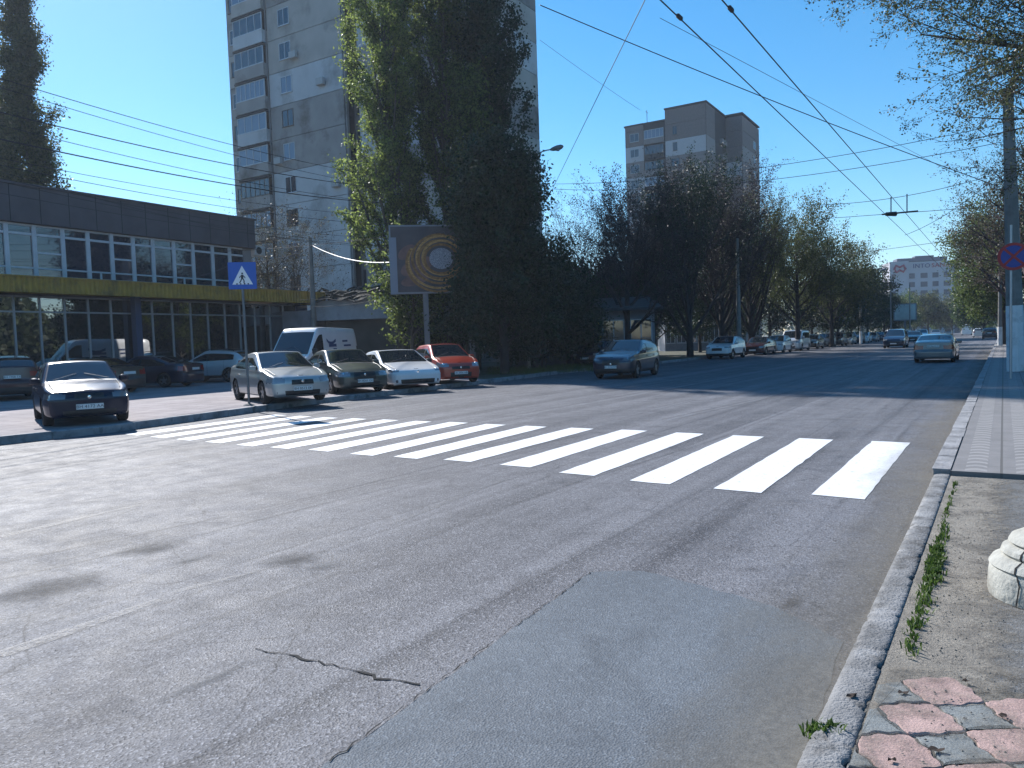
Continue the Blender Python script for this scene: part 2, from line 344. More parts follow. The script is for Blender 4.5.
# ---- left side: kerb, plaza, verge
KERB = mat("kerb_concrete", (0.27, 0.27, 0.28), 0.85, var=0.25, vscale=4, bump=0.9, bscale=25, dirt=(0.10, 0.10, 0.105), dscale=3)
def kerb_run(name, line, w, h, side, seg=1.0, z0=-0.03, jit=0.006, seed=1, material=KERB):
    """kerb stones laid end to end; side=+1 puts the width to the left of travel"""
    rr = random.Random(seed); mb = MB(); pts = [np.array(p[:2], float) for p in line]
    for i in range(len(pts)-1):
        a, b = pts[i], pts[i+1]; L_ = np.linalg.norm(b-a); d = (b-a)/L_; n = np.array([-d[1], d[0]])*side
        k = max(1, int(round(L_/seg))) if L_ < 80 else int(L_/6)
        for j in range(k):
            s0 = L_*j/k + 0.004; s1 = L_*(j+1)/k - 0.004; o = rr.uniform(-jit, jit); hh = h + rr.uniform(-jit, jit)
            p = [a+d*s0+n*o, a+d*s1+n*o, a+d*s1+n*(w+o), a+d*s0+n*(w+o)]
            e = 0.015; q = [a+d*s0+n*(o+e), a+d*s1+n*(o+e), a+d*s1+n*(w+o), a+d*s0+n*(w+o)]
            V = [(*x, z0) for x in p] + [(*x, hh-e) for x in p] + [(*x, hh) for x in q]
            Fc = [(0,1,5,4),(1,2,6,5),(2,3,7,6),(3,0,4,7),(4,5,9,8),(8,9,10,11),(5,6,10,9),(7,4,8,11)]
            if side > 0: Fc = [tuple(reversed(f)) for f in Fc]
            mb.add(V, Fc)
    return struct(mb.build(name, material))
kerb_run("kerb_far_side", LK, 0.18, 0.16, +1, seed=2)
def pavers(name, c1, c2, mort, bw, bh, rot, var=0.5):
    m = bpy.data.materials.new(name); m.use_nodes = True; N, L = nt(m); b = N["Principled BSDF"]
    tc = N.new("ShaderNodeTexCoord"); mp = N.new("ShaderNodeMapping"); mp.inputs["Rotation"].default_value = (0, 0, rot); L.new(tc.outputs["Object"], mp.inputs[0]); v = mp.outputs[0]
    br = N.new("ShaderNodeTexBrick"); br.inputs["Scale"].default_value = 1.0; br.inputs["Brick Width"].default_value = bw; br.inputs["Row Height"].default_value = bh
    br.inputs["Mortar Size"].default_value = 0.014; br.inputs["Color1"].default_value = (*c1, 1); br.inputs["Color2"].default_value = (*c2, 1); br.inputs["Mortar"].default_value = (*mort, 1)
    L.new(v, br.inputs[0]); nz = noise(N, L, v, 0.8, 8, 0.65)
    c = mixc(N, L, mrange(N, L, nz, 0.42, 0.68, 0, var), br.outputs[0], tuple(q*0.55 for q in c1))
    L.new(c, b.inputs["Base Color"]); b.inputs["Roughness"].default_value = 0.85; b.inputs["Specular IOR Level"].default_value = 0.12
    bp = N.new("ShaderNodeBump"); bp.inputs["Strength"].default_value = 0.5; bp.inputs["Distance"].default_value = 0.01; bp.invert = True
    L.new(br.outputs["Fac"], bp.inputs["Height"]); L.new(bp.outputs[0], b.inputs["Normal"]); return m
PLAZA = pavers("plaza_pavers", (0.36, 0.325, 0.335), (0.30, 0.27, 0.28), (0.13, 0.12, 0.12), 0.6, 0.6, RB, 0.7)
LKo = []
for i, p in enumerate(LK):
    a = np.array(LK[max(0, i-1)][:2]); b = np.array(LK[min(len(LK)-1, i+1)][:2]); d = b-a; d /= np.linalg.norm(d); n = np.array([-d[1], d[0]]); LKo.append(tuple(np.array(p[:2]) + n*0.175))
pl = LKo[:8] + [tuple(rp(34, 34)), tuple(rp(-70, 48))]
sheet("plaza", pl, 0.15, PLAZA)
VERGE = mat("verge_soil", (0.075, 0.07, 0.045), 0.95, var=0.5, vscale=1.2, bump=0.6, bscale=9, dirt=(0.035, 0.055, 0.015), dscale=0.6)
sheet("verge", LKo[7:] + [tuple(rp(600, 45)), tuple(rp(34, 60)), tuple(rp(34, 34))], 0.145, VERGE)

# ---- right side
_p = np.array(g(948, 469, 0.125)[:2]) - R0; ST = float(_p @ RD)      # where the slab path begins
KBR = mat("kerb_broken", (0.21, 0.21, 0.212), 0.95, var=0.4, vscale=6, bump=0.7, bscale=70, dirt=(0.085, 0.082, 0.078), dscale=7)
def rough_kerb():
    from mathutils import noise as mn
    nt_, npf = int((ST+6)/0.015), 11; V = []
    prof = [(0.0, -0.03), (0.0, 0.02), (0.002, 0.048), (0.012, 0.064), (0.04, 0.07), (0.075, 0.071), (0.11, 0.07), (0.14, 0.069), (0.16, 0.062), (0.168, 0.045), (0.17, 0.0)]
    for i in range(nt_+1):
        t = -6 + (ST+6)*i/nt_; gap = abs(((t+0.37) % 1.0)-0.5); gd = 0.012*max(0, 1-gap/0.012)
        for (n, z) in prof:
            p = rp(t, -n); q = mathutils.Vector((p[0]*13, p[1]*13, z*12)); a = mn.fractal(q, 1.0, 2.0, 5); b2 = mn.fractal(q*4.0, 0.8, 2.0, 3)
            edge = 1.0 if z > 0.03 and (n < 0.05 or n > 0.14) else 0.35; chip = max(0.0, a-0.2)*0.035*edge
            dn = 0.004*a + 0.003*b2; p = rp(t, -(n + (chip if n < 0.05 else (-chip if n > 0.14 else 0)) + dn*(0.5 if z > 0 else 0))); V.append((p[0], p[1], z - chip*0.7 - gd*(z > 0.03) + (0.0030*b2 + 0.002*a)*(z > 0.03)))
    Fq = np.array([[i*npf+j, i*npf+j+1, (i+1)*npf+j+1, (i+1)*npf+j] for i in range(nt_) for j in range(npf-1)])
    struct(npmesh("kerb_near_side", np.array(V), Fq, KBR, None, True))
rough_kerb()
kerb_run("kerb_near_side", [rp(ST + 0.03, 0), rp(60, 0), rp(600, 0)], -0.16, 0.115, +1, seg=1.0, seed=5)
sheet("sidewalk", [rp(-6, -0.16), rp(ST, -0.16), rp(ST, -14), rp(-6, -14)][::-1], 0.055, SIDEASPH)
def slab_mat():
    m = bpy.data.materials.new("tactile_slabs"); m.use_nodes = True; N, L = nt(m); b = N["Principled BSDF"]; v = road_frame(N, L)
    of = N.new("ShaderNodeMapping"); p = rp(ST, -0.16); c, s = cos(RB), sin(RB); xx = p[0]*c - p[1]*s; yy = p[0]*s + p[1]*c
    of.inputs["Location"].default_value = (-xx, -yy, 0); L.new(v, of.inputs[0]); v = of.outputs[0]
    sp = N.new("ShaderNodeSeparateXYZ"); L.new(v, sp.inputs[0])
    def M_(op, a, b_=None, c_=None):
        k = N.new("ShaderNodeMath"); k.operation = op
        for i, q in enumerate((a, b_, c_)):
            if q is None: continue
            if isinstance(q, (int, float)): k.inputs[i].default_value = q
            else: L.new(q, k.inputs[i])
        return k.outputs[0]
    fx = M_('FRACT', M_('DIVIDE', sp.outputs[0], 0.46)); fy = M_('FRACT', M_('DIVIDE', sp.outputs[1], 0.46))
    jx = M_('GREATER_THAN', M_('ABSOLUTE', M_('SUBTRACT', fx, 0.5)), 0.475); jy = M_('GREATER_THAN', M_('ABSOLUTE', M_('SUBTRACT', fy, 0.5)), 0.487)
    joint = M_('MAXIMUM', jx, M_('MULTIPLY', jy, 0.5))
    # raised arcs in each slab, coloured paler so the gaps read as shadow
    cx = M_('ABSOLUTE', M_('SUBTRACT', fx, 0.5)); arc = M_('FRACT', M_('ADD', M_('MULTIPLY', sp.outputs[1], 1/0.26), M_('MULTIPLY', M_('MULTIPLY', cx, cx), 7.0)))
    rib = M_('MULTIPLY', M_('GREATER_THAN', arc, 0.55), M_('LESS_THAN', cx, 0.22))
    nz = noise(N, L, v, 2.0, 7, 0.65)
    c = mixc(N, L, mrange(N, L, nz, 0.35, 0.7, 0, 1), (0.22, 0.21, 0.21), (0.155, 0.15, 0.15))
    c = mixc(N, L, M_('MULTIPLY', rib, 0.75), c, (0.30, 0.29, 0.285)); c = mixc(N, L, joint, c, (0.10, 0.095, 0.09))
    L.new(c, b.inputs["Base Color"]); b.inputs["Roughness"].default_value = 0.75
    h = M_('SUBTRACT', M_('MULTIPLY', rib, 0.6), joint); bp = N.new("ShaderNodeBump"); bp.inputs["Strength"].default_value = 0.9; bp.inputs["Distance"].default_value = 0.02
    L.new(h, bp.inputs["Height"]); L.new(bp.outputs[0], b.inputs["Normal"]); return m
mb = MB(); q = [rp(ST, -0.16), rp(600, -0.16), rp(600, -5.2), rp(ST, -5.2)]; mb.prism([tuple(p) for p in q][::-1], -0.02, 0.108); struct(mb.build("paved_path", slab_mat()))
sheet("sidewalk", [rp(ST, -5.2), rp(34, -5.2), rp(34, -12), rp(ST, -12)][::-1], 0.06, SIDEASPH)

# sandy earth between kerb and pavement
SAND = bpy.data.materials.new("sandy_earth"); SAND.use_nodes = True; N, L = nt(SAND); b = N["Principled BSDF"]; v = road_frame(N, L)
nz = noise(N, L, v, 5, 8, 0.7); c = mixc(N, L, mrange(N, L, nz, 0.3, 0.7, 0, 1), (0.33, 0.30, 0.255), (0.20, 0.18, 0.155))
n2 = noise(N, L, v, 60, 5, 0.7); c = mixc(N, L, mrange(N, L, n2, 0.56, 0.68, 0, 0.85), c, (0.07, 0.06, 0.05))
L.new(c, b.inputs["Base Color"]); b.inputs["Roughness"].default_value = 1.0
bp = N.new("ShaderNodeBump"); bp.inputs["Strength"].default_value = 1.0; bp.inputs["Distance"].default_value = 0.02; L.new(n2, bp.inputs["Height"]); L.new(bp.outputs[0], b.inputs["Normal"])
# alpha ravels into the pavement
nE = noise(N, L, v, 7, 8, 0.75); sx = N.new("ShaderNodeSeparateXYZ"); L.new(v, sx.inputs[0])
p = rp(0, 0); xk = p[0]*cos(RB) - p[1]*sin(RB)
dd = N.new("ShaderNodeMath"); dd.operation = 'SUBTRACT'; L.new(sx.outputs[0], dd.inputs[0]); dd.inputs[1].default_value = xk + 0.2
ae = N.new("ShaderNodeMath"); ae.operation = 'MULTIPLY_ADD'; L.new(nE, ae.inputs[0]); ae.inputs[1].default_value = -0.9; L.new(dd.outputs[0], ae.inputs[2])
L.new(mrange(N, L, ae.outputs[0], 0.10, -0.16, 0, 1), b.inputs["Alpha"])
struct(sheet("earth_strip", [rp(0.35, -0.165), rp(ST - 0.05, -0.165), rp(ST - 0.05, -1.1), rp(0.35, -1.1)][::-1], 0.0595, SAND))
# the light run of earth where the pavement starts
# pink and grey interlocking tiles
def tile_mat(name, col):
    return mat(name, col, 0.85, var=0.18, vscale=9, bump=0.35, bscale=110, dirt=tuple(q*0.6 for q in col), dscale=5)
PINK = tile_mat("tile_pink", (0.37, 0.255, 0.23)); GREY = tile_mat("tile_grey", (0.19, 0.205, 0.205))

def dust_mat(name, n0, width, col, amax):
    m = bpy.data.materials.new(name); m.use_nodes = True; N, L = nt(m); b = N["Principled BSDF"]; v = road_frame(N, L)
    sx = N.new("ShaderNodeSeparateXYZ"); L.new(v, sx.inputs[0]); p = rp(0, n0); xk = p[0]*cos(RB) - p[1]*sin(RB)
    d = N.new("ShaderNodeMath"); d.operation = 'SUBTRACT'; d.inputs[0].default_value = xk; L.new(sx.outputs[0], d.inputs[1])
    nz = noise(N, L, v, 1.4, 9, 0.72, (1, 0.35, 1)); a = N.new("ShaderNodeMath"); a.operation = 'MULTIPLY_ADD'; L.new(nz, a.inputs[0]); a.inputs[1].default_value = 1.6*width; L.new(d.outputs[0], a.inputs[2])
    L.new(mrange(N, L, a.outputs[0], 0.55*width, 1.5*width, amax, 0), b.inputs["Alpha"])
    n2 = noise(N, L, v, 40, 6, 0.7); c = mixc(N, L, mrange(N, L, n2, 0.35, 0.65, 0, 1), col, tuple(q*0.6 for q in col)); L.new(c, b.inputs["Base Color"]); b.inputs["Roughness"].default_value = 1.0
    return m
q = [rp(-4, 0.0), rp(60, 0.0), rp(60, 2.2), rp(-4, 2.2)]; sheet("road_dust", q, 0.0115, dust_mat("dust", 0.0, 0.95, (0.25, 0.232, 0.20), 0.7))
# faded paint lets the asphalt through
N, L = nt(FADED); b = N["Principled BSDF"]; v = road_frame(N, L); L.new(mrange(N, L, noise(N, L, v, 22, 8, 0.8), 0.42, 0.60, 0.42, 0.0), b.inputs["Alpha"])

# dark rubber and oil lines left by the traffic
N, L = nt(SCUFF); b = N["Principled BSDF"]; v = road_frame(N, L)
L.new(mrange(N, L, noise(N, L, v, 6, 8, 0.8, (3, 0.12, 1)), 0.42, 0.66, 0.0, 0.42), b.inputs["Alpha"])
for k, (a_, b_, w) in enumerate((((-60, 498), (450, 416), 0.10), ((-60, 487), (440, 412.5), 0.07), ((-60, 476), (400, 409.5), 0.12), ((-40, 572), (600, 432), 0.13), ((-40, 586), (625, 436), 0.10), ((140, 640), (742, 428), 0.12), ((60, 560), (640, 425), 0.06), ((380, 470), (700, 400), 0.10))):
    A_, B_ = np.array(g(*a_)[:2]), np.array(g(*b_)[:2]); n = np.array([-(B_-A_)[1], (B_-A_)[0]]); n /= np.linalg.norm(n)
    pts = [tuple(A_ + (B_-A_)*i/30 + n*0.10*sin(i*0.22+k)) for i in range(31)]; strip("tyre_mark", pts, w*0.55, 0.003 + 0.0001*k, SCUFF, 0.15, k)

# dust blown over the tiles and the pavement edge
def blown(name, col, amax, lo, hi, sc=5):
    m = bpy.data.materials.new(name); m.use_nodes = True; N, L = nt(m); b = N["Principled BSDF"]; v = road_frame(N, L)
    L.new(mrange(N, L, noise(N, L, v, sc, 9, 0.8), lo, hi, 0, amax), b.inputs["Alpha"]); n2 = noise(N, L, v, 90, 4, 0.7); L.new(mixc(N, L, mrange(N, L, n2, 0.4, 0.6, 0, 1), col, tuple(q*0.5 for q in col)), b.inputs["Base Color"]); b.inputs["Roughness"].default_value = 1.0; return m
sheet("pavement_dust", [rp(-6, -0.17), rp(0.95, -0.17), rp(1.4, -1.2), rp(2.2, -3), rp(-6, -3)][::-1], 0.0765, blown("tile_dust", (0.25, 0.225, 0.19), 0.75, 0.46, 0.68))
sheet("pavement_dust", [rp(1.45, -0.17), rp(ST-0.02, -0.17), rp(ST-0.02, -5), rp(2.6, -5)][::-1], 0.0635, blown("walk_dust", (0.23, 0.215, 0.19), 0.7, 0.5, 0.75, 2.5))
def tiles():
    mb = MB(); S = 0.225; o = np.array([1.591, 3.005]); a = radians(2.0); ex = np.array([cos(a), sin(a)]); ey = np.array([-sin(a), cos(a)]); rr = random.Random(5)
    for j in range(-12, 4):
        for i in range(-4, 10):
            c = o + ex*S*i + ey*S*j; q = c - R0; n_ = float(q @ RN); t_ = float(q @ RD)
            if n_ > -0.06 or c[1] > 3.36 - max(0, (c[0]-1.75))*0.45 - 0.09: continue
            pink = (i + j) % 2 == 0; sg = 1 if pink else -1; V = []; gap = 0.006; tz = rr.uniform(-0.003, 0.003); tl = (rr.uniform(-0.02, 0.02), rr.uniform(-0.02, 0.02))
            corners = [(-1, -1), (1, -1), (1, 1), (-1, 1)]
            for k in range(4):
                A = np.array(corners[k])*S/2; B = np.array(corners[(k+1) % 4])*S/2; d = B-A; nrm = np.array([d[1], -d[0]])/np.linalg.norm(d)
                for m in range(14):
                    t = m/14; w = 0.020*sin(pi*t) + 0.007*sin(5*pi*t)
                    P = A + d*t + nrm*(sg*w - gap*(1 if 0 < m else 0.4)); V.append(P)
            V = [c + ex*v[0] + ey*v[1] for v in V]; n = len(V)
            V = [v - RN*max(0.0, float((v-R0) @ RN) + 0.172) for v in V]
            z = lambda v: 0.068 + tz + (v-c) @ np.array(tl)
            Vt = [(*(c+(v-c)*0.965), z(v)) for v in V]; Vm = [(*v, z(v)-0.005) for v in V]; Vb = [(*v, 0.03) for v in V]
            mb.add(Vt + Vm + Vb, [tuple(range(n))] + [(n+k, n+(k+1) % n, (k+1) % n, k) for k in range(n)] + [(2*n+k, 2*n+(k+1) % n, n+(k+1) % n, n+k) for k in range(n)], 0 if pink else 1)
    struct(mb.build("tiled_pavement", [PINK, GREY]))
    m = MB(); m.add([(1.25, 1.0, 0.058), (6, 1.0, 0.058), (6, 1.5, 0.058), (2.2, 3.17, 0.058), (1.75, 3.36, 0.058), (1.50, 3.38, 0.058), (1.2, 2.8, 0.058)], [tuple(range(7))])
    struct(m.build("tile_bedding", mat("bedding", (0.10, 0.095, 0.085), 1.0, var=0.4, vscale=30, bump=1, bscale=60)))
tiles()

# ---- grass tufts, litter and stones along the kerb
GRASS = leaf_mat("grass_green", (0.035, 0.07, 0.012), (0.08, 0.13, 0.025), 0.35)
def grass(name, places, h, seed, label):
    r = np.random.default_rng(seed); V = []; 
    for (c, rad, n) in places:
        for _ in range(n):
            p = np.array([c[0] + r.normal(0, rad), c[1] + r.normal(0, rad)]); a = r.uniform(0, 2*pi); w = 0.0025 + 0.003*r.random(); L_ = h*(0.35+r.random()*0.8); le = r.uniform(0, 0.9)*L_
            d = np.array([cos(a), sin(a)]); s = np.array([-d[1], d[0]])*w; b = r.uniform(0, 2*pi); q = np.array([cos(b), sin(b)])*le
            z = c[2]; V += [(*(p-s), z), (*(p+s), z), (*(p+q*0.4+s*1.4), z+L_*0.6), (*(p+q*0.4-s*1.4), z+L_*0.6), (*(p+q), z+L_*(1-0.3*le/L_)), (*(p+q), z+L_*(1-0.3*le/L_))]
    V = np.array(V); n = len(V)//6; b = np.arange(n)[:, None]*6
    Fq = np.concatenate([b+np.array([0, 1, 2, 3]), b+np.array([3, 2, 5, 4])])
    o = npmesh(name, V, Fq, GRASS); return tag(o, label, "grass", kind="stuff")
pl_ = []
rr = random.Random(3)
for k in range(90):
    t = rr.uniform(1.1, 4.0); pl_.append(((*rp(t, -0.235 - abs(rr.gauss(0, 0.018))), 0.06), 0.018, int(6+24*max(0, sin(t*2.6+0.6)+0.4))))
for k in range(22): t = rr.uniform(4, 6); pl_.append(((*rp(t, -0.23), 0.06), 0.012, 5))
grass("grass_strip", pl_, 0.045, 1, "thin green grass growing along the back of the near kerb")
q = g(818, 745); grass("grass_tuft", [((q[0]+0.01, q[1]+0.01, 0.03), 0.028, 160), ((q[0]+0.05, q[1]+0.0, 0.05), 0.02, 50)], 0.05, 2, "small grass tuft at the broken end of the near kerb")
# broken concrete lump at the kerb end
def rock(name, c, r, seed, material, sq=(1, 1, 1)):
    rg = np.random.default_rng(seed); import bmesh
    bm = bmesh.new(); bmesh.ops.create_icosphere(bm, subdivisions=4, radius=1)
    ph = rg.uniform(0, 6, 12)
    for v in bm.verts:
        p = v.co; d = 1 + 0.16*sin(3.1*p.x+ph[0])*sin(2.7*p.y+ph[1]) + 0.10*sin(7*p.x+ph[2])*sin(6*p.z+ph[3]) + 0.08*sin(13*p.y+ph[4])*sin(11*p.x+ph[5]) + 0.03*rg.normal()
        v.co = mathutils.Vector((p.x*r*sq[0]*d, p.y*r*sq[1]*d, p.z*r*sq[2]*d))
    me = bpy.data.meshes.new(name); bm.to_mesh(me); bm.free(); me.materials.append(material); o = bpy.data.objects.new(name, me); COL.objects.link(o); o.location = c; return o
BRK = MATS["kerb_broken"]
a = g(838, 765, 0.0); tag(rock("concrete_rubble", (a[0], a[1], 0.0), 0.11, 4, BRK, (1.25, 0.8, 0.5)), "jagged lump of broken concrete at the near kerb end", "rubble")
rg = np.random.default_rng(9); V = []; Fc = []
def peb(c, s):
    o = len(V)
    for k in range(5): t = 2*pi*k/5 + rg.uniform(-.4, .4); V.append((c[0]+s*cos(t), c[1]+s*sin(t)*0.8, c[2]))
    V.append((c[0], c[1], c[2]+s*0.7))
    for k in range(5): Fc.append((o+k, o+(k+1) % 5, o+5))
for _ in range(900):
    t = rg.uniform(-1, 6.2); n = -0.3 - abs(rg.normal(0, 0.3)); p = rp(t, n); peb((*p, 0.062 if t > 0.8 else 0.07), rg.uniform(0.002, 0.007))
for _ in range(900):
    t = rg.uniform(-1, 12); n = abs(rg.normal(0, 0.25)); p = rp(t, n); peb((*p, 0.003), rg.uniform(0.002, 0.006))
for _ in range(1500):
    peb((rg.uniform(-3, 3), rg.uniform(2.4, 7), 0.003), rg.uniform(0.0015, 0.004))
me = bpy.data.meshes.new("grit"); me.from_pydata(V, [], Fc); me.materials.append(mat("grit_stone", (0.13, 0.125, 0.115), 0.9, var=0.5, vscale=30)); o = bpy.data.objects.new("grit", me); COL.objects.link(o)
tag(o, "loose grit scattered on the road edge and pavement", "grit", kind="stuff")
DEAD = mat("dead_leaf", (0.035, 0.022, 0.016), 0.9)
for k, (px, py, lb) in enumerate(((892, 760, "dark curled dead leaf on the pink tile nearest the kerb"), (903, 693, "dark scrap on the grey tile beside the earth strip"), (936, 750, "small dark scrap on a grey tile by the bottom edge"), (966, 681, "dark dead leaf on the earth just above the tiles"), (1003, 716, "dark crumb at the corner of two pink tiles by the right edge"), (852, 696, "dark dead leaf lying on top of the near kerb"))):
    c = g(px, py, 0.075); m = MB(); n = 9; s = 0.011 + 0.003*(k % 3)
    m.add([(s*1.5*cos(2*pi*i/n)*(1+0.3*sin(3*i+k)), s*sin(2*pi*i/n)*(1+0.25*cos(4*i)), 0.004+0.005*sin(2.2*i+k)) for i in range(n)] + [(0, 0, 0.002)], [(i, (i+1) % n, n) for i in range(n)])
    o = m.build("dead_leaf", DEAD, smooth=True); o.location = c; tag(o, lb, "leaf", "leaf scraps on the pavement")

# ---- stepped concrete pedestal cut by the right edge
PLAS = mat("whitewashed_plaster", (0.36, 0.355, 0.32), 0.95, var=0.2, vscale=7, bump=0.5, bscale=30, dirt=(0.25, 0.24, 0.21), dscale=2.2)
pc = g(1066, 598, 0.06)
t = empty("stone_pedestal", "cracked whitewashed round stepped pedestal on the near pavement", "pedestal", pc)
R_ = 0.38
prof = [(0, 0.0), (R_, 0.0), (R_+0.005, 0.03), (R_+0.0, 0.14), (R_-0.005, 0.185), (R_-0.012, 0.20), (R_-0.002, 0.215), (R_-0.02, 0.25), (R_-0.06, 0.275), (R_-0.075, 0.28), (R_-0.062, 0.30), (R_-0.07, 0.33), (R_-0.10, 0.352), (R_-0.118, 0.357), (R_-0.10, 0.375), (R_-0.115, 0.41), (R_-0.16, 0.44), (R_-0.20, 0.455), (R_-0.205, 0.46)]
prof = [(r, z*0.84) for r, z in prof]; mb = MB(); mb.lathe(prof + [(0, 0.386)], 72); mb.build("base", PLAS, t, True)
mb = MB(); mb.lathe([(0.17, 0.385), (0.155, 0.40), (0.15, 0.46), (0.165, 0.50), (0.17, 0.53), (0.13, 0.55), (0.0, 0.555)], 48); mb.build("shaft", PLAS, t, True)
mb = MB(); pr = [(R_+0.0, 0.0)] + [p for p in prof[2:17]]
for a0 in (200, 222):
    rr = random.Random(a0); V = []; a = radians(a0)
    for i, (r, z) in enumerate(pr):
        a += radians(rr.uniform(-2.2, 2.4)); w = rr.uniform(0.003, 0.007)/r; V += [((r+0.003)*cos(a-w), (r+0.003)*sin(a-w), z), ((r+0.003)*cos(a+w), (r+0.003)*sin(a+w), z)]
    mb.add(V, [(2*i, 2*i+1, 2*i+3, 2*i+2) for i in range(len(pr)-1)])
mb.build("crack", CRACK_BLACK, t)

# ---------------------------------------------------------------- cars
CHROME = mat("chrome", (0.7, 0.7, 0.72), 0.18, metal=1.0)
TYRE = mat("tyre_rubber", (0.018, 0.018, 0.019), 0.85, bump=0.3, bscale=60)
RIM = mat("alloy_rim", (0.42, 0.43, 0.45), 0.3, metal=0.9)
TRIM = mat("black_trim", (0.02, 0.02, 0.022), 0.5)
GRILLE = mat("grille_black", (0.012, 0.012, 0.014), 0.35)
CGLASS = glass_mat("car_glass"); LAMP = mat("lamp_glass", (0.30, 0.32, 0.35), 0.08, metal=0.3, coat=1.0); LAMPD = mat("lamp_glass_dim", (0.16, 0.17, 0.19), 0.08, metal=0.4, coat=1.0)
TAIL = mat("tail_lamp", (0.28, 0.012, 0.012), 0.15, coat=1.0)
PLATE = mat("plate_white", (0.72, 0.73, 0.72), 0.4); INK = mat("plate_ink", (0.02, 0.02, 0.03), 0.5)
UNDER = mat("under_body", (0.012, 0.012, 0.012), 0.9)
def paint(name, col, metal=0.35, rough=0.32):
    return mat("paint_" + name, col, rough, metal=metal, coat=1.0, var=0.05, vscale=1.5)
def text(body, size, material, name="lettering", parent=None, loc=(0, 0, 0), rot=(pi/2, 0, 0), ext=0.003, space=1.0, shear=0.0):
    cu = bpy.data.curves.new(name, 'FONT'); cu.body = body; cu.size = size; cu.extrude = ext; cu.align_x = 'CENTER'; cu.align_y = 'CENTER'; cu.space_character = space; cu.shear = shear
    tmp = bpy.data.objects.new("tmp", cu); me = bpy.data.meshes.new_from_object(tmp); me.materials.clear(); me.materials.append(material)
    bpy.data.objects.remove(tmp); o = bpy.data.objects.new(name, me); COL.objects.link(o)
    if parent: o.parent = parent
    o.location = loc; o.rotation_euler = rot; return o
def smoothcurve(pts, w=0.10):
    xs = np.array([p[0] for p in pts]); zs = np.array([p[1] for p in pts])
    def f(x):
        q = np.linspace(-w, w, 9)
        return float(np.mean(np.interp(x + q, xs, zs)))
    return f
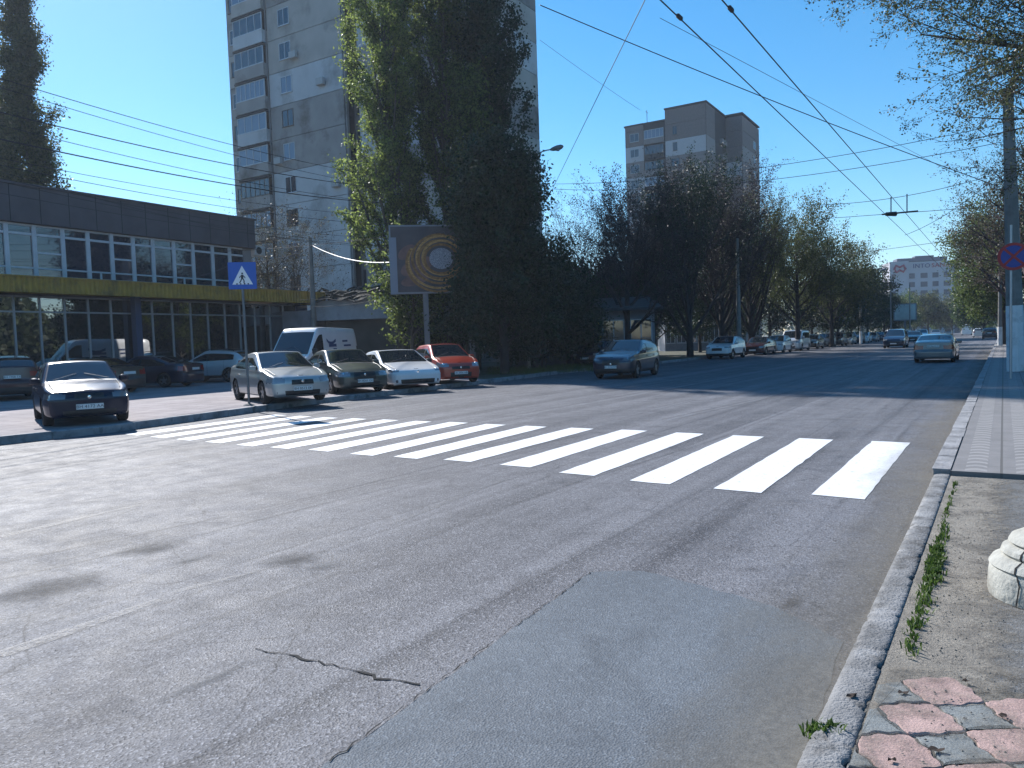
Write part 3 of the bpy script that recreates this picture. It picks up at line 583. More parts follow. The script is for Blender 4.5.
def car_body(P, detail):
    L, W = P['L'], P['W']; xr, xf = -L/2, L/2
    top = smoothcurve(P['top'], P.get('sm', 0.09)); belt = lambda x: float(np.interp(x, [xr, P['xf_axle']-0.2, xf], [P['beltr'], P['beltf'], P['beltf']-0.06]))
    zf = P.get('gc', 0.19); nose = P.get('nose', 0.16); tailb = P.get('tail', 0.12)
    x0, x1 = xr + tailb, xf - nose
    feats = sorted(set([x0, x1, P['xw0'], P['xw1'], P['xr1'], P['xr0'], P['door'][0], P['door'][1], P['door'][2], P['door'][1]-0.045, P['door'][1]+0.045, P['door'][0]-0.008, P['door'][2]+0.008, P['door'][1]-0.006, P['door'][1]+0.006] ))
    feats = [x for x in feats if x0 <= x <= x1]; step = {2: 0.055, 1: 0.09, 0: 0.16}[detail]
    X = []
    for a, b in zip(feats[:-1], feats[1:]):
        k = max(1, int(math.ceil((b-a)/step))); X += [a + (b-a)*i/k for i in range(k)]
    X.append(feats[-1]); nside = {2: 12, 1: 8, 0: 5}[detail]
    def plan(x):
        u = abs(x)/(L/2); u2 = 1 - 0.045*max(0, (u-0.45)/0.55)**2
        e = max(0, (abs(x) - (L/2-0.55))/0.55); return W/2*u2*(1 - P.get('corner', 0.15)*e**2.4)
    def ring(x):
        zt = top(x); hw = plan(x); zs = min(belt(x), zt-0.045); pts = [(0, zf), (0.78*hw, zf), (0.93*hw, zf+0.03)]
        gh = zt - zs
        for i in range(nside+1):
            u = i/nside; z = zf + 0.08 + (zs - 0.03 - zf - 0.08)*u
            w = hw*(0.962 + 0.038*sin(pi*min(1, 0.12+u*0.80)) + 0.012*math.exp(-((u-0.72)/0.08)**2) - 0.018*u**3)
            pts.append((w, z))
        pts.append((hw*0.955, zs)); rw = hw*0.955 - P.get('tum', 0.36)*max(0, gh-0.07) - 0.02
        zr = zt - min(0.06, gh*0.7); z0 = zs + min(0.03, gh*0.2)
        for i in range(5):
            u = i/4; z = z0 + (zr-z0)*u; bul = 0.03*sin(pi*u)*min(1, gh/0.4); pts.append((hw*0.955 + (rw - hw*0.955)*((z-zs)/max(1e-3, zr-zs)) + bul, z))
        pts += [(rw-0.025, zt-0.55*min(0.06, gh*.7)), (rw-0.075, zt-0.025)]
        for i in range(1, 6):
            y = (rw-0.075)*(1-i/5); pts.append((y, zt - 0.025*(y/max(0.1, rw-0.075))**2))
        return pts
    rings = [ring(x) for x in X]; nr = len(rings[0]); jb = 3 + nside + 1       # belt index
    V = np.zeros((len(X), nr, 3))
    for i, x in enumerate(X):
        for j, (y, z) in enumerate(rings[i]): V[i, j] = (x, y, z)
    # wheel arches: snap nearby vertices onto the circle
    for ax in (P['xf_axle'], P['xr_axle']):
        R = P['rw'] + 0.055
        for i in range(len(X)):
            for j in range(2, jb+1):
                dx, dz = V[i, j, 0]-ax, V[i, j, 2]-P['rw']; d = hypot(dx, dz)
                if abs(d-R) < 0.045 and V[i, j, 2] > zf-0.01 and d > 0: V[i, j, 0] = ax+dx/d*R; V[i, j, 2] = max(zf, P['rw']+dz/d*R)
    F = {}
    def addf(key, vs):
        F.setdefault(key, []).append(vs)
    for sgn in (1, -1):
        for i in range(len(X)-1):
            for j in range(nr-1):
                a, b, c, d = V[i, j].copy(), V[i+1, j].copy(), V[i+1, j+1].copy(), V[i, j+1].copy()
                m = (a+b+c+d)/4; key = 'body'
                if 2 <= j < jb:
                    dead = False
                    for ax in (P['xf_axle'], P['xr_axle']):
                        if hypot(m[0]-ax, m[2]-P['rw']) < P['rw'] + 0.045: dead = True
                    if dead: continue
                if j < 3 and j >= 0: key = 'under' if j < 1 else ('sill' if P.get('clad') else 'body')
                if P.get('clad') and 1 <= j < 3 + int(nside*0.28): key = 'sill'
                if 4 <= j < jb+1:
                    d0, d1, d2 = P['door']
                    if d0 < m[0] < d1-0.006: key = 'door0' + ('l' if sgn > 0 else 'r')
                    elif d1+0.006 < m[0] < d2: key = 'door1' + ('l' if sgn > 0 else 'r')
                    elif (d1-0.006 < m[0] < d1+0.006) or d0-0.008 < m[0] < d0 or d2 < m[0] < d2+0.008: key = 'gap'
                    if key[:4] == 'door' and P.get('van') and key[:5] == 'door0': key = 'body'
                gh = top(m[0]) - belt(m[0])
                if jb+1 <= j < jb+5:
                    k0, k1 = P['win']
                    if k0 < m[0] < k1 and gh > 0.10 and (jb+1 <= j < jb+4 or (j == jb+4 and False)):
                        key = 'gap' if abs(m[0]-P['door'][1]) < 0.045 and not P.get('van') else ('glassl' if sgn > 0 else 'glassr')
                        if P.get('extra') and abs(m[0]-P['extra']) < 0.06: key = 'body'
                if j >= jb+7:
                    if P['xw1'] < m[0] < P['xw0'] - 0.0: key = 'screen'
                    if P['xr0'] < m[0] < P['xr1'] and not P.get('noback'): key = 'rearglass'
                    if P['xw0'] < m[0] < P['xw0']+0.07: key = 'gap'
                if m[0] > x1 - 0.30 and P['hl'][0] < m[2] < P['hl'][1] and 3 <= j < jb+2: key = 'headl' if sgn > 0 else 'headr'
                if m[0] < x0 + 0.20 and P['tl'][0] < m[2] < P['tl'][1] and 3 <= j < jb + (5 if P.get('hatch') else 2): key = 'taill' if sgn > 0 else 'tailr'
                q = [a, b, c, d] if sgn > 0 else [v*np.array([1, -1, 1]) for v in (a, d, c, b)]
                addf(key, q)
    # end caps
    for end in (1, -1):
        ri = rings[-1] if end > 0 else rings[0]; xb = x1 if end > 0 else x0; bul = nose if end > 0 else tailb
        side = [p for p in ri[2:jb+7]]; zs_ = np.array([p[1] for p in side]); ys_ = np.array([p[0] for p in side]); o_ = np.argsort(zs_); zs_, ys_ = zs_[o_], ys_[o_]
        ztop = ri[-1][1]; nu, nv = {2: (22, 26), 1: (14, 18), 0: (9, 12)}[detail]
        G = np.zeros((nu+1, nv+1, 3)); f0 = P.get('face', 0.25)
        for u in range(nu+1):
            for v in range(nv+1):
                s = -1 + 2*v/nv; z = zf + 0.0 + (ztop - 0.02*s*s - zf)*u/nu; y = s*float(np.interp(z, zs_, ys_))
                uu = u/nu; bz = (1-(1-min(1, uu/0.18))**2)**0.5 if uu < 0.18 else (1 if uu < 0.62 else max(0.0, 1-((uu-0.62)/0.38)**2.0)**0.6)
                by = max(0.0, 1-abs(s)**2.6)**0.55
                if end < 0: bz = (1-(1-min(1, uu/0.18))**2)**0.5 if uu < 0.18 else (1 if uu < 0.45 else max(0.0, 1 - 0.75*min(1, (uu-0.45)/0.1) - 0.25*max(0, (uu-0.55)/0.45)))
                G[u, v] = (xb + end*bul*bz*by, y, z)
        for u in range(nu):
            for v in range(nv):
                a, b, c, d = G[u, v], G[u, v+1], G[u+1, v+1], G[u+1, v]; m = (a+b+c+d)/4; key = 'body'; ay = abs(m[1])/(W/2)
                if end > 0:
                    if P['hl'][0] < m[2] < P['hl'][1] and ay > P.get('hly', 0.56): key = 'headl' if m[1] > 0 else 'headr'
                    elif P['gr'][0] < m[2] < P['gr'][1] and ay < P['gr'][2]: key = 'grille'
                    elif P['ai'][0] < m[2] < P['ai'][1] and ay < P['ai'][2]: key = 'intake'
                    elif P.get('clad') and m[2] < zf+0.2: key = 'sill'
                else:
                    if P['tl'][0] < m[2] < P['tl'][1] and ay > P.get('tly', 0.6): key = 'taill' if m[1] > 0 else 'tailr'
                    elif m[2] < zf + 0.12 or (P.get('clad') and m[2] < zf+0.25): key = 'sill'
                addf(key, [a, b, c, d] if end > 0 else [a, d, c, b])
    return F, top, plan, x0, x1
def wheel(parent, x, y, r, w, out, rimm, detail):
    k = 28 if detail == 2 else 16
    s = out; mb = MB(); mb.lathe([(r*0.62, -w/2), (r*0.9, -w/2), (r*0.985, -w*0.36), (r, -w*0.2), (r, w*0.2), (r*0.985, w*0.36), (r*0.9, w/2), (r*0.66, w/2), (r*0.64, w*0.3), (r*0.62, -w/2)], k, (0, 0, 0), 'y')
    o = mb.build("wheel", TYRE, parent, True); o.location = (x, y - s*w/2, r)
    mb = MB(); mb.lathe([(r*0.66, s*w*0.44), (r*0.63, s*w*0.48), (r*0.58, s*w*0.40), (r*0.57, s*w*0.05), (0.0, s*w*0.02)], k, (0, 0, 0), 'y', 1)
    ns = 5
    for i in range(ns):
        a = 2*pi*i/ns + 0.3; ca, sa = cos(a), sin(a); hw0, hw1 = r*0.13, r*0.09
        V = []
        for (rad, hw) in ((r*0.08, hw0), (r*0.62, hw1)):
            for yy in (s*w*0.30, s*w*0.42):
                for q in (-hw, hw): V.append((rad*ca - q*sa, yy if rad > r*.3 else yy-s*w*0.02, rad*sa + q*ca))
        mb.add(V, [(0, 1, 3, 2), (4, 6, 7, 5), (0, 4, 5, 1), (2, 3, 7, 6), (0, 2, 6, 4), (1, 5, 7, 3)], 0)
    mb.lathe([(r*0.14, s*w*0.2), (r*0.14, s*w*0.43), (0, s*w*0.45)], 12, (0, 0, 0), 'y', 0)
    mb.build("rim", [rimm, TRIM], o, True)
def plate(parent, x, z, sgn, txt, yaw=0, w=0.52):
    h = w*0.215
    mb = MB(); mb.bbox(-0.006, 0.006, -w/2, w/2, -h/2, h/2, 0.003); o = mb.build("licence_plate", PLATE, parent); o.location = (x, 0, z)
    if txt: text(txt, h*0.86, INK, "lettering", o, (sgn*0.008, 0, 0), (pi/2, 0, sgn*pi/2), 0.001, 1.05)
def make_car(kind, label, loc, bearing, pmat, name="parked_car", cat="car", detail=2, plate_txt="", group=None, rim=RIM, **over):
    P = dict(KINDS_[kind]); P.update(over)
    t = empty(name, label, cat, loc, pi/2 - radians(bearing), group); D = {2: 2, 1: 1, 0: 0}[detail]
    F, top, plan, x0, x1 = car_body(P, D)
    def emit(key, nm, m, sm=True):
        if key not in F: return None
        arr = np.array(F[key]); V = np.round(arr.reshape(-1, 3), 5); U, inv = np.unique(V, axis=0, return_inverse=True); q = inv.reshape(-1, 4)
        me = bpy.data.meshes.new(nm); fs = []
        for r_ in q.tolist():
            s_ = []
            for a in r_:
                if a not in s_: s_.append(a)
            if len(s_) > 2: fs.append(tuple(s_))
        me.from_pydata([tuple(v) for v in U.tolist()], [], fs); me.materials.append(m); me.polygons.foreach_set("use_smooth", [True]*len(me.polygons)); me.update()
        try: me.set_sharp_from_angle(angle=radians(50))
        except Exception: pass
        o = bpy.data.objects.new(nm, me); COL.objects.link(o); o.parent = t; return o
    emit('body', "body", pmat); emit('under', "underbody", UNDER); emit('gap', "pillar_trim", TRIM); emit('sill', "cladding", TRIM if P.get('clad') else pmat)
    emit('screen', "windscreen", CGLASS); emit('rearglass', "rear_window", CGLASS); emit('glassl', "side_window", CGLASS); emit('glassr', "side_window", CGLASS)
    emit('headl', "headlight", P.get('lampm', LAMP)); emit('headr', "headlight", P.get('lampm', LAMP)); emit('taill', "tail_light", TAIL); emit('tailr', "tail_light", TAIL)
    emit('grille', "grille", P.get('grm', GRILLE)); emit('intake', "air_intake", GRILLE)
    for s in 'lr':
        for k in '01':
            o = emit('door'+k+s, "door", pmat)
            if o is not None and D > 0:
                xh = P['door'][1] + (-0.12 if k == '0' else -0.0) if k == '0' else P['door'][1]+0.14
                xh = P['door'][0]+0.16 if k == '0' else P['door'][1]+0.16
                yy = (1 if s == 'l' else -1)*(plan(xh)*0.985+0.008); m = MB(); m.bbox(xh-0.09, xh+0.09, yy-0.016, yy+0.016, P['beltf']-0.115, P['beltf']-0.085, 0.008)
                m.build("handle", pmat if not P.get('chh') else CHROME, o)
    ww = P.get('tw', 0.205)
    for ax in (P['xf_axle'], P['xr_axle']):
        for s in (1, -1):
            wheel(t, ax, s*(plan(ax)*0.985), P['rw'], ww, s, rim, D)
    # dark wheel wells
    m = MB()
    for ax in (P['xf_axle'], P['xr_axle']):
        for s in (1, -1):
            R = P['rw']+0.05; V = []; n = 14
            for k in range(n+1):
                a = pi*k/n - 0.0; V += [(ax+R*cos(a), s*(plan(ax)*0.93), P['rw']+R*sin(a)), (ax+R*cos(a), s*(plan(ax)*0.93-0.35), P['rw']+R*sin(a))]
            m.add(V, [(2*k, 2*k+1, 2*k+3, 2*k+2) for k in range(n)])
            m.box(ax-R, ax+R, s*(plan(ax)*0.93-0.36)-0.005, s*(plan(ax)*0.93-0.36)+0.005, 0.2, P['rw']+R)
    m.build("wheel_well", UNDER, t)
    if D > 0:
        xm = P['xw0']-P.get('mirback', 0.28)
        for s in (1, -1):
            y = s*(plan(xm)*0.955+0.09); z = P['beltf']+0.09; h = P.get('mirh', 0.075)
            m = MB(); m.bbox(xm-0.05, xm+0.05, y-0.10, y+0.10, z-h, z+h, 0.03); m.bbox(xm-0.025, xm+0.025, y-s*0.16-0.05, y-s*0.16+0.09, z-h, z-h+0.05, 0.01); o = m.build("mirror", P.get('mirm', pmat), t, True)
    if D == 2:
        for s in (1, -1):
            m = MB(); m.lathe([(0.0, 0.012), (0.045, 0.010), (0.055, 0.0), (0.075, -0.012), (0.075, -0.05)], 14, (P['L']/2-0.085, s*P['W']*0.365, P['ai'][1]-0.05), 'x'); m.build("fog_lamp", LAMPD, t, True)
            m = MB(); zz_ = (P['hl'][0]+P['hl'][1])/2; r_h = (P['hl'][1]-P['hl'][0])*0.40
            m.lathe([(0.0, 0.03), (r_h*0.6, 0.024), (r_h, 0.0), (r_h*1.05, -0.03)], 14, (P['L']/2-0.135-0.05*(P['W'] > 1.9), s*P['W']*0.375, zz_), 'x'); m.build("lamp_reflector", CHROME, t, True)
        m = MB(); xh = P['xw0']+0.05; y_ = plan(xh)*0.80; pts = [(x, s_*plan(x)*0.80*(1-0.05*((x-xh)/1.2)**2)) for s_ in (1,) for x in np.linspace(xh, P['L']/2-0.30, 9)]
        for s in (1, -1): m.tube([(x, s*y, top(x)-0.008) for x, y in pts], 0.006, 4)
        m.build("bonnet_gap", TRIM, t)
    for (sg, xx, zz) in ((1, P['L']/2 + 0.006, P.get('pzf', 0.42)), (-1, -P['L']/2-0.006, P.get('pzr', 0.80))):
        plate(t, xx, zz, sg, plate_txt)
    if D == 2:
        m = MB()
        for s in (1, -1): m.tube([(P['xw0']+0.02, s*0.55, top(P['xw0'])+0.015), (P['xw0']-0.22, s*0.08, top(P['xw0']-0.22)+0.02)], 0.006, 5)
        m.build("wiper", TRIM, t)
        m = MB(); n = 20; m.lathe([(0.04, 0), (0.036, 0.010), (0, 0.014)], 16, (P['L']/2-0.005, 0, P.get('badge', 0.62)), 'x'); m.build("badge", CHROME, t, True)
    if P.get('rails'):
        for s in (1, -1):
            m = MB(); pts = [(x, s*(W_), top(x)+0.045) for x, W_ in [(xx, P['W']/2-0.27) for xx in np.linspace(P['xr1']+0.1, P['xw1']-0.1, 7)]]
            pts = [(pts[0][0]-0.06, pts[0][1], pts[0][2]-0.05)] + pts + [(pts[-1][0]+0.06, pts[-1][1], pts[-1][2]-0.06)]; m.tube(pts, 0.018, 6); m.build("roof_rail", TRIM if P['rails'] == 1 else CHROME, t, True)
    return t
# door = (rear edge of rear door, B pillar, front edge of front door)
KINDS_ = dict(
 sedan=dict(L=4.65, W=1.78, top=[(-2.33, 0.98), (-2.1, 1.06), (-1.55, 1.10), (-0.72, 1.41), (-0.15, 1.465), (0.25, 1.45), (1.13, 0.99), (1.6, 0.93), (2.1, 0.80), (2.4, 0.66)], xw0=1.13, xw1=0.27, xr1=-0.78, xr0=-1.50, beltf=0.90, beltr=0.96,
            door=(-1.02, -0.08, 0.86), win=(-1.32, 0.95), xf_axle=1.42, xr_axle=-1.28, rw=0.315, hl=(0.58, 0.72), tl=(0.72, 0.92), gr=(0.54, 0.66, 0.36), ai=(0.24, 0.38, 0.55)),
 oldhatch=dict(L=4.35, W=1.69, top=[(-2.18, 0.90), (-1.95, 1.02), (-1.75, 1.06), (-0.75, 1.36), (-0.2, 1.40), (0.2, 1.385), (0.95, 0.96), (1.5, 0.89), (2.0, 0.78), (2.25, 0.68)], xw0=0.95, xw1=0.22, xr1=-0.8, xr0=-1.68, beltf=0.87, beltr=0.93,
            door=(-0.95, -0.1, 0.78), win=(-1.4, 0.85), xf_axle=1.32, xr_axle=-1.18, rw=0.29, hl=(0.60, 0.71), tl=(0.68, 0.86), gr=(0.60, 0.70, 0.30), ai=(0.24, 0.34, 0.6), hly=0.52, nose=0.12, hatch=1),
 hatch=dict(L=4.06, W=1.73, top=[(-2.03, 0.95), (-1.93, 1.12), (-1.60, 1.40), (-1.35, 1.50), (-0.3, 1.545), (0.12, 1.52), (0.98, 1.04), (1.5, 0.97), (1.85, 0.82), (2.1, 0.68)], xw0=0.98, xw1=0.12, xr1=-1.50, xr0=-1.90, beltf=0.92, beltr=1.0,
            door=(-1.0, -0.12, 0.78), win=(-1.5, 0.85), xf_axle=1.23, xr_axle=-1.27, rw=0.31, hl=(0.66, 0.82), tl=(0.78, 1.05), gr=(0.56, 0.66, 0.42), ai=(0.26, 0.44, 0.5), hatch=1),
 suv=dict(L=4.40, W=1.83, top=[(-2.2, 1.0), (-2.10, 1.18), (-1.72, 1.46), (-1.35, 1.545), (-0.4, 1.62), (0.1, 1.60), (0.98, 1.12), (1.6, 1.03), (2.0, 0.92), (2.25, 0.78)], xw0=0.98, xw1=0.10, xr1=-1.55, xr0=-2.02, beltf=1.00, beltr=1.10,
            door=(-1.06, -0.12, 0.80), win=(-1.62, 0.85), xf_axle=1.34, xr_axle=-1.32, rw=0.345, hl=(0.76, 0.88), tl=(0.85, 1.05), gr=(0.58, 0.80, 0.42), ai=(0.28, 0.42, 0.5), clad=1, rails=1, hatch=1, gc=0.22, pzf=0.5, pzr=0.85, nose=0.14),
 sport=dict(L=4.96, W=1.95, top=[(-2.48, 0.92), (-2.2, 1.02), (-1.8, 1.08), (-0.85, 1.33), (-0.2, 1.38), (0.2, 1.365), (1.18, 0.93), (1.75, 0.83), (2.2, 0.72), (2.55, 0.58)], xw0=1.18, xw1=0.22, xr1=-0.85, xr0=-1.85, beltf=0.86, beltr=0.93,
            door=(-1.1, -0.1, 0.90), win=(-1.45, 1.0), xf_axle=1.50, xr_axle=-1.40, rw=0.345, hl=(0.60, 0.70), tl=(0.80, 0.86), gr=(0.30, 0.31, 0.1), ai=(0.20, 0.34, 0.62), gc=0.15, tly=0.0, hly=0.66, nose=0.2),
 coupe=dict(L=4.70, W=1.80, top=[(-2.35, 0.92), (-2.1, 1.04), (-1.6, 1.08), (-0.8, 1.33), (-0.25, 1.385), (0.2, 1.37), (1.1, 0.95), (1.6, 0.88), (2.1, 0.76), (2.4, 0.62)], xw0=1.10, xw1=0.22, xr1=-0.8, xr0=-1.55, beltf=0.86, beltr=0.93,
            door=(-0.95, -0.1, 0.90), win=(-1.3, 0.95), xf_axle=1.42, xr_axle=-1.3, rw=0.32, hl=(0.58, 0.70), tl=(0.66, 0.84), gr=(0.5, 0.6, 0.36), ai=(0.24, 0.38, 0.55), tly=0.45),
 minivan=dict(L=4.75, W=1.85, top=[(-2.38, 1.0), (-2.3, 1.35), (-2.15, 1.62), (-1.9, 1.72), (-0.4, 1.75), (0.3, 1.70), (1.35, 1.12), (1.85, 1.0), (2.2, 0.86), (2.45, 0.7)], xw0=1.35, xw1=0.32, xr1=-2.08, xr0=-2.34, beltf=1.0, beltr=1.05,
            door=(-1.0, 0.0, 1.0), win=(-1.95, 1.15), xf_axle=1.45, xr_axle=-1.35, rw=0.325, hl=(0.68, 0.84), tl=(0.9, 1.3), gr=(0.5, 0.62, 0.42), ai=(0.26, 0.4, 0.5), hatch=1),
 van=dict(L=5.6, W=2.05, top=[(-2.8, 2.2), (-2.75, 2.38), (-2.5, 2.46), (0.6, 2.50), (1.2, 2.46), (1.42, 2.28), (2.22, 1.32), (2.45, 1.16), (2.75, 1.02), (2.85, 0.85)], xw0=2.2, xw1=1.42, xr1=-2.7, xr0=-2.8, beltf=1.28, beltr=1.30, noback=1, tum=0.09,
            door=(-0.6, 0.85, 1.85), win=(0.95, 2.0), xf_axle=1.85, xr_axle=-1.75, rw=0.35, hl=(0.80, 1.05), tl=(1.0, 1.5), gr=(0.62, 0.78, 0.45), ai=(0.32, 0.5, 0.55), van=1, mirh=0.16, tly=0.85, corner=0.1, tail=0.05, sm=0.07, hatch=1),
 pickup=dict(L=5.0, W=1.95, top=[(-2.5, 1.9), (-2.3, 1.95), (0.2, 1.98), (0.7, 1.95), (0.95, 1.88), (1.75, 1.22), (2.2, 1.08), (2.45, 0.95)], xw0=1.70, xw1=0.92, xr1=-2.4, xr0=-2.5, beltf=1.15, beltr=1.15, tum=0.15, noback=1,
            door=(-0.9, 0.35, 1.35), win=(-2.2, 1.5), xf_axle=1.6, xr_axle=-1.4, rw=0.34, hl=(0.75, 0.98), tl=(0.9, 1.4), gr=(0.6, 0.74, 0.4), ai=(0.3, 0.48, 0.5), mirh=0.13, tly=0.85, hatch=1),
)
def kp(px, py, z=0.15): return g(px, py, z)
BLK = mat("paint_black_blue", (0.010, 0.013, 0.032), 0.2, metal=0.0, coat=0.0, spec=0.4); SILV = paint("silver", (0.42, 0.44, 0.44), 0.5); GRN = paint("grey_green", (0.055, 0.068, 0.062)); WHT = paint("white", (0.72, 0.73, 0.74), 0.0)
RED = paint("orange_red", (0.42, 0.045, 0.02), 0.2); SBL = paint("slate_blue", (0.014, 0.022, 0.045), 0.4); NVY = paint("navy", (0.012, 0.018, 0.045)); MAR = paint("dark_maroon", (0.05, 0.012, 0.015)); BRN = paint("dark_bronze", (0.06, 0.045, 0.038))
BK2 = paint("plain_black", (0.012, 0.012, 0.014)); GRY = paint("mid_grey", (0.16, 0.17, 0.18)); PEARL = paint("pale_silver", (0.5, 0.52, 0.55), 0.3)
def carat(kind, label, px, py, bearing, pm, half, z=0.15, **k):
    """px,py: where the middle of the near end touches the ground; half = distance from there to the car's centre"""
    p = np.array(kp(px, py, z)[:2]); v = p/np.linalg.norm(p); c = p + v*half; return make_car(kind, label, (c[0], c[1], z), bearing, pm, **k)
carat('oldhatch', "black old liftback facing the camera alone by the left kerb", 80, 426, 145, BLK, 2.0, plate_txt="BH 4172 AA", lampm=LAMPD)
carat('sedan', "silver sedan parked nearest the crossing sign pole", 278, 404, 146, SILV, 1.9, plate_txt="BH 0573 EK", chh=1)
carat('sedan', "dark grey green sedan parked between silver sedan and white sports car", 343, 394, 150, GRN, 1.9, plate_txt="BH 8261 OC", gr=(0.46, 0.70, 0.42), L=4.8)
carat('sport', "low white sports saloon with dark glass roof beside the red hatchback", 396, 389, 153, WHT, 1.9, plate_txt="", mirm=TRIM)
carat('hatch', "orange red hatchback last in the row under the billboard", 445, 384, 157, RED, 1.6, plate_txt="AI 3906 HB")
carat('suv', "slate blue crossover standing in tree shade at the far kerb", 628, 378.5, 207, SBL, 1.8, z=0.0, plate_txt="BH 2744 KM", rails=1, lampm=LAMPD)
_vp = at(315, 360, 36.0); van = make_car('van', "white high roof panel van behind the silver sedan", (_vp[0], _vp[1], 0.15), 194, WHT, name="parked_van", cat="van", mirm=TRIM)
VB = mat("van_blue", (0.03, 0.06, 0.16), 0.5)
for sd in (1, -1):                                   # worn company marks, only strokes left of them
    m = MB(); yy = lambda z: sd*(P_van(z)+0.012)
    P_van = lambda z: 1.0 - 0.09*max(0, z-1.3)
    def stroke(pts, w):
        V = []
        for (x, z) in pts: V += [(x, yy(z-w/2), z-w/2), (x, yy(z+w/2), z+w/2)]
        m.add(V, [(2*i, 2*i+2, 2*i+3, 2*i+1) for i in range(len(pts)-1)])
    stroke([(0.62, 1.90), (0.45, 1.78), (0.25, 1.74), (0.0, 1.76), (-0.28, 1.88)], 0.13); stroke([(0.45, 1.63), (-0.3, 1.64)], 0.13); stroke([(0.05, 1.46), (-0.3, 1.45)], 0.09)
    stroke([(-0.95, 1.83), (-1.5, 1.84)], 0.09); stroke([(-1.05, 1.62), (-1.8, 1.63)], 0.08)
    m.build("company_mark", VB, van)
# cars deeper in the plaza
def carc(kind, label, px, Y, bearing, pm, z=0.15, **k):
    x = g(px, 400)[0]/g(px, 400)[1]*Y; p = at(px, 360, Y); return make_car(kind, label, (p[0], p[1], z), bearing, pm, **k)
carc('suv', "black and maroon crossover cut by the left edge of the photo", 5, 29.0, -38, MAR, plate_txt="BH 1908 TA", detail=2)
carc('sedan', "dark bronze saloon mostly hidden behind the black liftback", 92, 31.5, -62, BRN, detail=1)
carc('sedan', "navy sedan side on with red tail light behind the black liftback", 150, 35.3, -78, NVY, detail=2)
carc('suv', "white crossover side on behind the sign pole", 216, 39.0, -75, PEARL, detail=2, clad=1)
# far side of the road, nose towards us
row = [('suv', "white crossover heading the long row of parked cars", WHT, 55.5, 0), ('sedan', "dark maroon saloon tucked behind the white crossover", MAR, 63.2, 0), ('hatch', "small white hatchback parked before the pale van", WHT, 68.2, 0),
       ('pickup', "pale van with raised roof in the parked row", PEARL, 74.0, 0), ('sedan', "black saloon just past the pale van", BK2, 80.5, 0), ('hatch', "dark grey hatchback second past the pale van", GRY, 86.5, 0), ('suv', "black crossover third past the pale van", BK2, 92.5, 0),
       ('sedan', "silver saloon past the black crossover in the row", SILV, 98.5, 0), ('suv', "dark blue crossover past the silver saloon", NVY, 104.5, 0), ('hatch', "white hatchback near the middle of the far row", WHT, 110.5, 0), ('sedan', "grey saloon behind the far white hatchback", GRY, 117, 0),
       ('sedan', "navy saloon deep in the far row", NVY, 124, 0), ('hatch', "silver hatchback deep in the far row", SILV, 131, 0), ('suv', "white crossover deep in the far row", WHT, 138, 0), ('sedan', "black saloon near the far end of the row", BK2, 146, 0), ('sedan', "white saloon at the far end of the row", WHT, 155, 0)]
for (kd, lb, pm, Y, dn) in row:
    t = (Y - R0[1] - RN[1]*16.2)/RD[1]; p = rp(t, 16.2 + dn); make_car(kd, lb, (p[0], p[1], 0), 212.6, pm, detail=1 if Y < 90 else 0, group="cars parked along the far kerb", plate_txt="", rails=0 if kd != 'suv' else 1)
p = rp(40, 20.5); make_car('sedan', "dark blue saloon behind the slate blue crossover", (p[0], p[1], 0.15), 205, NVY, detail=1)
# moving cars
p = at(937, 345, 38.8); make_car('coupe', "silver coupe driving away in the right hand lane", (p[0], p[1], 0), 33, paint('dull_silver', (0.17, 0.17, 0.175), 0.3), name="moving_car", detail=2, plate_txt="BH 6639 CI")
p = at(896, 335, 72); make_car('minivan', "dark blue minivan coming towards us in the middle of the road", (p[0], p[1], 0), 212, NVY, name="moving_car", detail=1)
p = at(990, 330, 106); make_car('suv', "black crossover driving away far ahead on the right", (p[0], p[1], 0), 33, BK2, name="moving_car", detail=1)
p = at(979, 330, 128); make_car('hatch', "white hatchback far ahead beside the black crossover", (p[0], p[1], 0), 33, WHT, name="moving_car", detail=0)
for (px_, Y_, kd, lb, pm, br) in ((914, 96, 'sedan', "dark saloon following the blue minivan", BK2, 212), (922, 116, 'suv', "white crossover behind the minivan in the middle of the road", WHT, 212), (936, 150, 'sedan', "grey saloon far ahead above the silver coupe", GRY, 212), (906, 128, 'hatch', "silver hatchback behind the dark saloon in the oncoming lane", SILV, 212), (967, 175, 'van', "small distant white van on the right lane", WHT, 33)):
    p = at(px_, 332, Y_); make_car(kd, lb, (p[0], p[1], 0), br, pm, name="moving_car", detail=0)
p = at(948, 330, 185); make_car('sedan', "pale saloon far off at the bend of the road", (p[0], p[1], 0), 212, PEARL, name="moving_car", detail=0)
# ---------------------------------------------------------------- shop building on the left
FD = np.array([0.5, 0.8660]); P0 = np.array([-21.3, 32.0])
SH = empty("shop_building", "two storey glazed shop with mustard canopy and dark parapet", "building", (P0[0], P0[1], 0.0), radians(60))
WFR = mat("window_frame_white", (0.50, 0.52, 0.56), 0.5, var=0.08, vscale=2); ALU = mat("frame_grey", (0.32, 0.34, 0.37), 0.4, metal=0.3)
GL1 = glass_mat("shop_glass", (0.010, 0.016, 0.022), 0.015, 1.0); GL1.node_tree.nodes["Principled BSDF"].inputs["IOR"].default_value = 2.3; GL2 = glass_mat("upper_glass", (0.02, 0.03, 0.05), 0.03, 1.0)
CURT = mat("curtain_blue", (0.20, 0.26, 0.36), 0.8, var=0.2, vscale=2, stretch=(6, 1, 0.3))
PARA = mat("parapet_panel", (0.085, 0.075, 0.085), 0.75, var=0.15, vscale=1.5, bump=0.3, bscale=8)
MUST = mat("mustard_sheet", (0.38, 0.225, 0.03), 0.6, var=0.2, vscale=2, dirt=(0.18, 0.115, 0.03), dscale=1.5)
